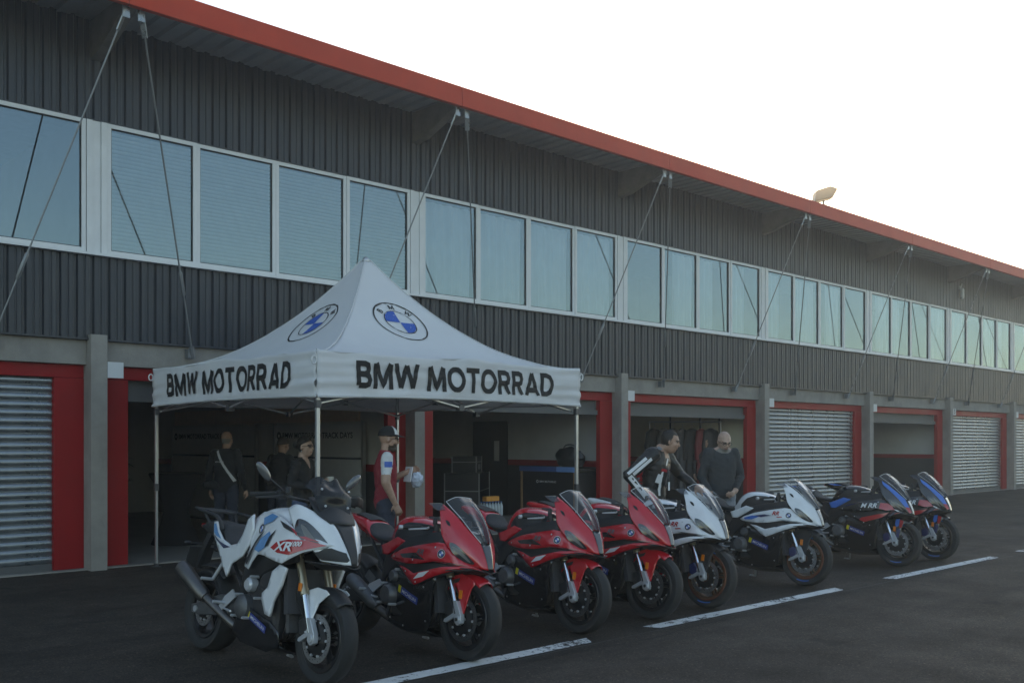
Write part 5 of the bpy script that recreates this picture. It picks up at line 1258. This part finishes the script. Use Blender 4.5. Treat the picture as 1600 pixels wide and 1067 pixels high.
for i in range(15):
    th = .25+1.05*i/14; g.append([(-.012+.1155*math.sin(th)*math.cos(p), .0925*math.sin(th)*math.sin(p), .03+.1215*math.cos(th)) for p in (-.95, -.8, -.65, -.5, -.35)])
MB().grid(g).xf(hm).build('cap_panel', 'cloth_white', co)
glasses(t, hm)
MB().ell(hm @ Vector((.045, 0, -.098)), (.052, .05, .04), 16, 10).build('beard', 'hair_brown', t)
art_on(me, 'sleeve_badge', [(-.04, -.03), (.04, -.03), (.04, .03), (-.04, .03)], 'blue_print', bo, (Vector((.01, -.22, 1.36)), Vector((1, 0, 0)), Vector((0, 0, 1)), Vector((0, -1, 0))), .02)
hw = t.matrix_basis @ Vector(); M_ = Matrix.Translation(t.location) @ Matrix.Rotation(t.rotation_euler.z, 4, 'Z')
hp = M_ @ Vector((.36, .19, 1.24))
b = MB(); rnd = random.Random(5)
g = []
for i in range(13):
    row = []
    for k in range(13):
        a, c_ = PI*i/12, 2*PI*k/12; rr = .07*(1+.4*noise.noise(Vector((math.sin(a)*math.cos(c_)*3.1, math.sin(a)*math.sin(c_)*3.1, math.cos(a)*3.1))))
        row.append((rr*math.sin(a)*math.cos(c_), rr*math.sin(a)*math.sin(c_), rr*1.15*math.cos(a)))
    g.append(row)
mat('rag_cloth', (.52, .58, .68), .9, var=.35, scale=25)
rg = b.grid(g).build('cleaning_rag', 'rag_cloth'); rg.location = hp+Vector((0, 0, -.06)); tag(rg, 'crumpled pale blue cleaning rag in the hand of the capped man', 'rag')
pp = MB().box((0, 0, 0), (.012, .12, .17)).build('paper_pad', 'sticker_white', smooth=False, bevel=.004); pp.location = hp+Vector((-.075, .055, .0)); pp.rotation_euler = (0, .2, t.rotation_euler.z+.6); tag(pp, 'small white pad held behind the rag by the capped man', 'pad')

# woman with glasses and paper cup
def z_wo(nm, t, c):
    if nm[:4] == 'hand' or nm == 'neck': return None
    if nm == 'torso' and c.z > 1.28 and c.x > .03 and abs(c.y) < (c.z-1.26)*.42: return None
    return {'torso': 'cloth_black', 'uarm': 'cloth_black', 'farm': 'cloth_black', 'leg': 'jeans_blue', 'shoe': 'shoe'}[nm.split('_')[0]]
J = stand(h=.94, arms=dict(el_r=(-.02, -.23, 1.10), wr_r=(.20, -.10, 1.05), hd_r=(.7, .6, .05), el_l=(.0, .23, 1.10), wr_l=(.22, .12, 1.12), hd_l=(.9, -.3, .1)))
t, bo, hm, me = person('woman with glasses and short dark hair, dark jacket, holding a paper cup', (6.50, 10.50, 0), RIGHT+R(-18), J, dict(zones=z_wo, skin='skin_pale', bulk=.88, curl=.8, hairzone=lambda h: 'hair_dark' if (h.x < -.01 and h.z > -.06) or h.z > .075 else None))
b = shell(MB(), 1.1, 2.1, (.105, .084, .107), wav=.06).xf(hm); b.build('hair', 'hair_dark', t, solid=.006)
MB().ell(hm @ Vector((-.12, 0, .03)), (.045, .045, .045)).build('hair_bun', 'hair_dark', t); glasses(t, hm)
MB().ell(hm @ Vector((.0, -.09, -.05)), (.006, .006, .01), 8, 6).build('earring', 'bike_alu', t)
M_ = Matrix.Translation(t.location) @ Matrix.Rotation(t.rotation_euler.z, 4, 'Z')
cp = M_ @ Vector((.335, .075, 1.075)); mat('paper_cup', (.62, .6, .56), .7)
cu_ = MB().lathe([(.0, 0), (.03, 0), (.0315, .003), (.042, .10), (.044, .104), (.041, .102), (.03, .006), (0, .006)], (0, 0, 0), 'z', 20).build('paper_cup', 'paper_cup'); cu_.location = cp; tag(cu_, 'white paper cup held by the woman in glasses', 'cup')

# bald man seen from behind
def z_bk(nm, t, c):
    if nm[:4] == 'hand' or nm == 'neck': return None
    return {'torso': 'cloth_black', 'uarm': 'cloth_black', 'farm': 'cloth_black', 'leg': 'jeans_dark', 'shoe': 'shoe'}[nm.split('_')[0]]
J = stand(h=1.0); t, bo, hm, me = person('man seen from behind in black sweater with pale shoulder strap', (6.98, 13.35, 0), math.atan2(.724, .69)+R(-8), J, dict(zones=z_bk, bulk=1.06, hairzone=lambda h: 'hair_grey' if h.z < .02 and h.x < -.03 and h.z > -.06 else None))
along(me, (-.1, -.02+.12, 1.47), (-.1, -.16, 1.03), .035, 'cloth_white', bo, Vector((-1, 0, 0)), 'shoulder_strap')
b = MB().ell((-.13, .17, .98), (.05, .12, .07)).build('hip_bag', 'cloth_black', t)
v, f, w = text2d('MOTORRAD', .018, .01); bv = BVHTree.FromPolygons([q.co for q in me.vertices], [tuple(p.vertices) for p in me.polygons]); out = []
for x, y in v:
    h = bv.ray_cast(Vector((-.6, .11-x, 1.30+y)), Vector((1, 0, 0))); out.append(h[0]+h[1]*.004 if h[0] else Vector((-.14, .11-x, 1.30+y)))
MB().add(out, f).build('lettering', 'cloth_white', bo, smooth=False)

# two dark figures deeper in the garages
J = stand(h=.95, lean=.22); t, bo, hm, me = person('person in dark clothes bending forward in the dark garage, behind the tent pole', (7.9, 13.5, 0), R(20), J, dict(zones=z_bk, bulk=.98, hpitch=.35))
shell(MB(), 1.1, 2.1, (.110, .09, .112), wav=.05).xf(hm).build('hair', 'hair_brown', t, solid=.006)
J = stand(h=.97); t, bo, hm, me = person('dark-haired person in dark clothes inside the garage, over the shoulder of the bald man', (19.1, 13.6, 0), R(-120), J, dict(zones=z_bk))
shell(MB(), 1.1, 2.0, (.110, .09, .112), wav=.05).xf(hm).build('hair', 'hair_dark', t, solid=.006)

# man in racing leathers bending over the white motorcycle
def z_lj(nm, t, c):
    if nm[:4] == 'hand' or nm == 'neck': return None
    if nm == 'torso' and c.z > 1.42 and c.x > .1 and abs(c.y) < .045: return None
    return {'torso': 'leather_black', 'uarm': 'leather_black', 'farm': 'leather_black', 'leg': 'jeans_blue', 'shoe': 'shoe'}[nm.split('_')[0]]
J = stand(h=1.03, lean=.16, arms=dict(el_r=(-.10, -.40, 1.24), wr_r=(.06, -.28, 1.0), hd_r=(.7, .3, -.6), el_l=(.20, .30, 1.24), wr_l=(.40, .22, 1.12), hd_l=(.85, 0, -.5)))
J['head'] = (.20, .02, 1.60)
t, bo, hm, me = person('man with short dark hair in black and white leather racing jacket', (8.62, 6.82, 0), RIGHT+R(-32), J, dict(zones=z_lj, bulk=1.08, sleeve=1.28, hyaw=.42, hpitch=.22, hairzone=lambda h: 'hair_dark' if (h.x < .01+.25*(h.z-.02) and h.z > -.045 and abs(h.y) < .084) or h.z > .078 else None))
sr, er, wr = (Vector(J[k]) for k in ('sh_r', 'el_r', 'wr_r')); sl_, el_, wl_ = (Vector(J[k]) for k in ('sh_l', 'el_l', 'wr_l'))
n_ = Vector((.55, -.8, .1)).normalized()
for d_ in (-.022, .03):
    o_ = Vector((d_*1.2, d_*.3, 0)); along(me, sr.lerp(er, .25)+o_, sr.lerp(er, .98)+o_, .03, 'leather_white', bo, n_)
along(me, er.lerp(wr, .02), er.lerp(wr, .95), .052, 'leather_white', bo, n_)
along(me, sr+Vector((.02, .03, .05)), sr+Vector((.04, .12, .06)), .05, 'leather_grey', bo, Vector((.3, -.2, 1)))
along(me, sl_.lerp(el_, .15), sl_.lerp(el_, .95), .022, 'leather_white', bo, Vector((.5, .1, 1)))
fx_ = Vector((1, 0, 0))
along(me, (.12, -.09, 1.02), (.16, -.105, 1.28), .026, 'leather_white', bo, fx_); along(me, (.12, .10, 1.02), (.16, .115, 1.28), .022, 'leather_white', bo, fx_)
along(me, (.16, -.155, 1.16), (.17, -.13, 1.25), .07, 'leather_white', bo, Vector((.8, -.6, 0))); along(me, (.12, -.07, 1.33), (.1, -.02, 1.40), .022, 'leather_white', bo, fx_)
along(me, (.15, -.125, 1.30), (.15, -.035, 1.285), .028, 'paint_mred', bo, fx_); along(me, (.15, .03, 1.285), (.15, .115, 1.30), .028, 'paint_mred', bo, fx_)
along(me, (.12, 0, 1.0), (.17, 0, 1.34), .016, 'leather_grey', bo, fx_, 'zip')
MB().box((.205, -.02, 1.12), (.006, .035, .09)).build('pass_card', 'sticker_white', t, smooth=False); MB().tube(cr([(.10, -.055, 1.46), (.19, -.035, 1.32), (.205, -.02, 1.165)], 8), .004, 5).tube(cr([(.10, .055, 1.46), (.19, .01, 1.32), (.205, -.02, 1.165)], 8), .004, 5).build('lanyard', 'cloth_grey', t)

# bald man with glasses looking down
def z_bd(nm, t, c):
    if nm[:4] == 'hand' or nm == 'neck': return None
    if nm[:4] == 'farm' and t > .9: return None
    return {'torso': 'knit_teal', 'uarm': 'knit_teal', 'farm': 'knit_teal', 'leg': 'jeans_grey', 'shoe': 'shoe'}[nm.split('_')[0]]
J = stand(h=1.02, lean=.03, arms=dict(el_l=(.0, .27, 1.16), wr_l=(.19, .10, .99), hd_l=(.5, -.7, -.35), el_r=(-.02, -.26, 1.16), wr_r=(.14, -.20, .95), hd_r=(.5, .3, -.7)))
J['head'] = (.085, 0, 1.60)
t, bo, hm, me = person('bald man with glasses and grey beard in dark sweater looking down', (10.5, 7.22, 0), math.atan2(-.724, -.69)+R(14), J, dict(zones=z_bd, skin='skin_pale', bulk=1.08, belly=1.1, hpitch=.42, curl=.7, hairzone=lambda h: 'hair_grey' if (h.z < -.045 and h.x > .02 and not abs(h.z+.056) < .007) else None))
glasses(t, hm); MB().tube([Vector(J['wr_l']).lerp(Vector(J['el_l']), .08)+Vector((0, .0, 0)), Vector(J['wr_l']).lerp(Vector(J['el_l']), .16)], .04, 14).build('watch', 'black_print', t)
# ---------------------------------------------------------------- things inside the garages
mat('banner_white', (.6, .6, .61), .6, var=.05); mat('banner_grey', (.16, .16, .165), .6); mat('case_black', (.02, .02, .022), .45, var=.1); mat('case_edge', (.35, .35, .36), .35, metal=.8)
mat('wood_rack', (.34, .19, .09), .6, var=.15, scale=12); mat('table_cloth', (.016, .016, .018), .9); mat('bottle_pet', (.45, .5, .52), .15, spec=.6); mat('cap_blue', (.05, .15, .4), .4); mat('pack_orange', (.75, .28, .04), .5)
mat('bench_blue', (.05, .12, .32), .5); mat('bench_sky', (.12, .3, .6), .5); mat('leaf_dark', (.03, .05, .025), .7)
XWALL = PX[3]-.085
# printed boards along the right-hand wall of the tent garage
def board(y0, y1, lab, text=True):
    t = thing('display_board', lab, 'banner', (XWALL-.12, y0, 0), group='printed boards along the garage wall'); L = y1-y0
    MB().bx(-.02, .02, 0, L, .04, 1.90).build('panel', 'banner_white', t, smooth=False)
    MB().bx(-.024, -.0201, 0, L, 1.30, 1.335).build('stripe', 'cloth_navy', t, smooth=False)
    for yy in (.0, L):
        MB().bx(-.035, .03, yy-.02, yy+.02, .02, 1.94).build('post', 'alu', t, smooth=False)
    MB().bx(-.16, .09, 0, L, .002, .03).build('foot', 'alu_dark', t, smooth=False)
    if text:
        for s_, z, h, bd in (('BMW MOTORRAD TRACK DAYS', 1.66, .105, .02), ('Organised by the club', 1.60, .05, .0)):
            if h == .05: continue
            v, f, w = text2d(s_, h, bd, 1.1)
            k = min(1, (L-.5)/w); MB().add([(-.023, L-.3-x*k, z+y) for x, y in v], f).build('lettering', 'black_print', t, smooth=False)
        v, f = annulus2d(.03, .075, 24); MB().add([(-.023, L-.17+x, 1.71+y) for x, y in v], f).build('emblem', 'black_print', t, smooth=False)
board(13.75, 16.6, 'grey printed board with black lettering nearest the garage door')
board(17.3, 20.9, 'grey printed board with black lettering deep in the garage, behind the bald man')
tb = tag(MB().bx(XWALL-.05, XWALL-.01, 14.0, 21.0, 1.95, 2.25).build('warm_light_board', 'board_tan', smooth=False), 'long tan board added as a stand-in for warm light on the wall above the printed boards', 'board')  # added strip, its tan colour replaces warm light on the wall
# bar table under a stretch cover
tl = thing('bar_table', 'bar table under a black stretch cover inside the tent garage', 'table', (6.92, 14.85, .012))
MB().lathe([(.0, 1.1), (.40, 1.1), (.405, 1.08), (.33, .95), (.20, .62), (.19, .5), (.24, .3), (.36, .03), (.37, 0)], (0, 0, 0), 'z', 28).build('cover', 'table_cloth', tl)
MB().lathe([(0, 1.104), (.39, 1.104)], (0, 0, 0), 'z', 28).build('table_top', 'case_black', tl)
# potted plant
pl = thing('potted_plant', 'dark leafy potted plant just inside the red door jamb', 'plant', (5.75, 14.4, .012))
MB().lathe([(0, 0), (.15, 0), (.19, .38), (.17, .38), (.16, .34), (0, .34)], (0, 0, 0), 'z', 20).build('pot', 'case_black', pl)
rnd = random.Random(3)
MB().tube([(0, 0, .3), (.02, 0, .8), (0, .02, 1.15)], [.02, .016, .01], 8).build('stem', 'wood_rack', pl)
lf = MB().loft([[(0, -.004, 0), (0, .004, 0)], [(.12, -.045, .03), (.12, .045, .03)], [(.26, -.03, .0), (.26, .03, .0)], [(.34, -.003, -.05), (.34, .003, -.05)]], 4, 9).mesh('leaf'); lf.materials.append(M('leaf_dark'))
for i in range(34):
    a = rnd.uniform(0, 6.28); z = rnd.uniform(.6, 1.35)
    link('leaf', lf, pl, (.0, .0, z), (rnd.uniform(-.4, .4), rnd.uniform(-.9, .3), a), (rnd.uniform(.7, 1.1),)*3)
# rack of cases, black case and bench in the next garage
rk = thing('wooden_rack', 'tall open rack with wooden posts just inside the red jamb', 'rack', (12.3, 16.9, .012))
for x in (0, 1.3):
    for y in (0, .6): MB().bx(x-.025, x+.025, y-.025, y+.025, 0, 1.5).build('post', 'wood_rack', rk, smooth=False)
for z in (.3, .9, 1.46): MB().bx(.03, 1.27, .0, .6, z, z+.03).build('shelf', 'wood_rack' if z > 1.2 else 'case_black', rk, smooth=False)
def flight_case(loc, dim, lab, rz=0):
    t = thing('flight_case', lab, 'case', loc, (0, 0, rz), 'black cases in the second open garage'); x, y, z = dim
    MB().bx(-x/2, x/2, -y/2, y/2, .0, z).build('body', 'case_black', t, smooth=False)
    for sx in (-1, 1):
        for sy in (-1, 1): MB().bx(sx*x/2-.012, sx*x/2+.012, sy*y/2-.012, sy*y/2+.012, .0, z+.004).build('edge_strip', 'case_edge', t, smooth=False)
    for zz in (z*.62,): MB().bx(-x/2-.004, x/2+.004, -y/2-.004, y/2+.004, zz, zz+.02).build('lid_strip', 'case_edge', t, smooth=False)
    MB().box((0, -y/2-.01, z*.35), (.14, .02, .1)).build('handle', 'case_edge', t, smooth=False)
    return t
flight_case((12.62, 17.2, .945), (.5, .45, .45), 'small black case on the middle shelf of the wooden rack')
flight_case((13.6, 15.6, .012), (1.5, .7, .95), 'long black flight case with metal edges under the dark door', R(40))
flight_case((13.62, 15.64, .97), (.75, .5, .33), 'black box on top of the long flight case', R(40))
wb = thing('workbench', 'workbench with a blue edge strip against the grey garage wall', 'workbench', (14.4, 13.75, .012))
MB().bx(-.35, .35, -.75, .75, 1.02, 1.06).build('top', 'case_black', wb, smooth=False)
MB().bx(-.37, -.352, -.28, .75, 1.0, 1.10).build('edge_strip', 'bench_blue', wb, smooth=False); MB().bx(-.37, -.352, -.75, -.285, 1.0, 1.10).build('edge_strip', 'bench_sky', wb, smooth=False)
MB().bx(-.30, .33, -.72, .72, .1, 1.0).build('cabinet', 'case_black', wb, smooth=False)
for sy in (-.73, .73): MB().bx(-.34, -.31, sy-.02, sy+.02, 0, 1.01).build('leg', 'wood_rack', wb, smooth=False)
v, f = annulus2d(.018, .03, 20); MB().add([(-.302, .3+x, .80+y) for x, y in v], f).build('emblem', 'sticker_white', wb, smooth=False)
v, f, w = text2d('BMW MOTORRAD', .04, .01); MB().add([(-.302, .24-x, .78+y) for x, y in v], f).build('lettering', 'sticker_white', wb, smooth=False)
bg_ = thing('kit_bag', 'dark rumpled kit bag lying on the workbench', 'bag', (14.4, 13.45, 1.072))
g = []
for i in range(15):
    a = PI*i/14; row = []
    for k in range(20):
        c_ = 2*PI*k/20; q = 1+.22*noise.noise(Vector((math.sin(a)*math.cos(c_)*2, math.sin(a)*math.sin(c_)*2, math.cos(a)*2+4)))
        row.append((.2*q*math.sin(a)*math.cos(c_), .34*q*math.sin(a)*math.sin(c_), max(0, .2+.22*q*math.cos(a))))
    g.append(row)
MB().grid(g, close=True).build('bag', 'case_black', bg_); MB().tube(cr([(0, -.2, .36), (0, -.1, .46), (0, .1, .46), (0, .2, .36)], 12), .014, 6).build('carry_strap', 'cloth_grey', bg_)
# shrink pack of water bottles on a crate
cr_ = thing('black_crate', 'low black crate under the pack of water bottles', 'crate', (12.62, 13.80, .012))
MB().bx(-.3, .3, -.22, .22, 0, .2).build('body', 'case_black', cr_, smooth=False, bevel=.01); MB().bx(-.31, .31, -.23, .23, .16, .205).build('rim', 'plastic_black', cr_, smooth=False)
bme = MB().lathe([(0, 0), (.031, 0), (.034, .01), (.034, .06), (.031, .075), (.034, .09), (.034, .17), (.02, .215), (.013, .225), (.013, .245), (0, .245)], (0, 0, 0), 'z', 12).mesh('body'); bme.materials.append(M('bottle_pet'))
cme = MB().lathe([(0, .02), (.0155, .02), (.0155, 0), (0, 0)], (0, 0, .243), 'z', 10).mesh('cap'); cme.materials.append(M('cap_blue'))
for i in range(6):
    for k in range(3):
        o = bpy.data.objects.new('water_bottle', None); COL.objects.link(o); o.location = (12.43+i*.074, 13.72+k*.074, .218); tag(o, 'clear water bottle with blue cap standing packed on the black crate', 'bottle', 'water bottles on the crate')
        link('bottle_body', bme, o); link('bottle_cap', cme, o)
pk = MB().bx(-.16, .16, -.06, .06, 0, .09).build('orange_carton', 'pack_orange', smooth=False, bevel=.004); pk.location = (12.6, 13.79, .49); tag(pk, 'orange carton lying on top of the water bottles', 'carton')
# rail of riding suits in the garage behind the two men
rl = thing('clothes_rail', 'clothes rail in the garage behind the two men', 'clothes rail', (18.85, 13.95, .012), (0, 0, R(-42)))
MB().tube([(-.85, 0, 2.05), (.85, 0, 2.05)], .014, 8).build('rail', 'alu', rl)
for s in (-1, 1): MB().tube([(s*.83, 0, .03), (s*.83, 0, 2.05)], .016, 8).tube([(s*.83, -.28, .02), (s*.83, .28, .02)], .016, 8).build('upright', 'alu', rl)
mat('suit_black', (.02, .02, .022), .6, var=.2); mat('suit_dark', (.05, .05, .055), .6, var=.2); mat('suit_red', (.2, .015, .02), .6)
Mr = Matrix.Translation(rl.location) @ Matrix.Rotation(R(-42), 4, 'Z')
for i in range(7):
    x = -.72+i*.22; rot = R(-42)+R(50)+(.15 if i % 2 else -.1)
    kind = ['suit_black', 'suit_dark', 'suit_black', 'suit_dark', 'suit_black', 'suit_red', 'suit_black'][i]
    lab = ['black riding suit at the left end of the clothes rail', 'second riding suit from the left on the clothes rail', 'third riding suit from the left on the clothes rail', 'middle riding suit on the clothes rail, between two black ones', 'fifth riding suit from the left on the clothes rail', 'dark red riding suit on the clothes rail', 'black riding suit at the right end of the clothes rail'][i]
    st = thing('riding_suit', lab, 'suit', Mr @ Vector((x, 0, 0)), (0, 0, rot), 'riding suits on the rail')
    rows = []
    for z, w, d in ((1.90, .05, .03), (1.86, .18, .06), (1.78, .25, .09), (1.45, .23, .10), (1.15, .21, .09), (.9, .23, .09), (.5, .2, .07)):
        rows.append([(w*math.cos(a), d*math.sin(a)*(1+.2*math.cos(3*a)), z) for a in (2*PI*q/16 for q in range(16))]+[(w, 0, z)])
    MB().loft(rows, 20, 20).build('suit_body', kind, st)
    for s in (-1, 1): MB().tube([(s*.21, 0, 1.80), (s*.27, .02, 1.5), (s*.25, .03, 1.2)], [.06, .055, .045], 10, dome=True).build('suit_sleeve', kind, st)
    MB().tube([(0, 0, 1.88), (0, 0, 1.98), (.02, 0, 2.02)], .005, 6).build('hanger', 'alu', st)
# seams in the pale wall behind the rail
for y in (13.75, 14.3, 15.2): MB().bx(PX[5]-.087, PX[5]-.0805, y-.02, y+.02, 1.22, 2.6).xf(Matrix.Translation((-20, -17, 0))).build('wall_seam', 'wall_dark', bld, smooth=False)
# ---------------------------------------------------------------- haze volume added to stand in for veiling lens glare
hz = MB().bx(-650, 650, -650, 650, -1, 8.2).build('haze', None, smooth=False); hz['kind'] = 'stuff'
hm_ = bpy.data.materials.new('haze_air'); hm_.use_nodes = True; n = hm_.node_tree; n.nodes.remove(n.nodes['Principled BSDF'])
pv = n.nodes.new('ShaderNodeVolumePrincipled'); pv.inputs['Color'].default_value = (1, .97, .93, 1); pv.inputs['Density'].default_value = .0042; pv.inputs['Anisotropy'].default_value = .62
n.links.new(pv.outputs[0], n.nodes['Material Output'].inputs['Volume']); hz.data.materials.append(hm_)
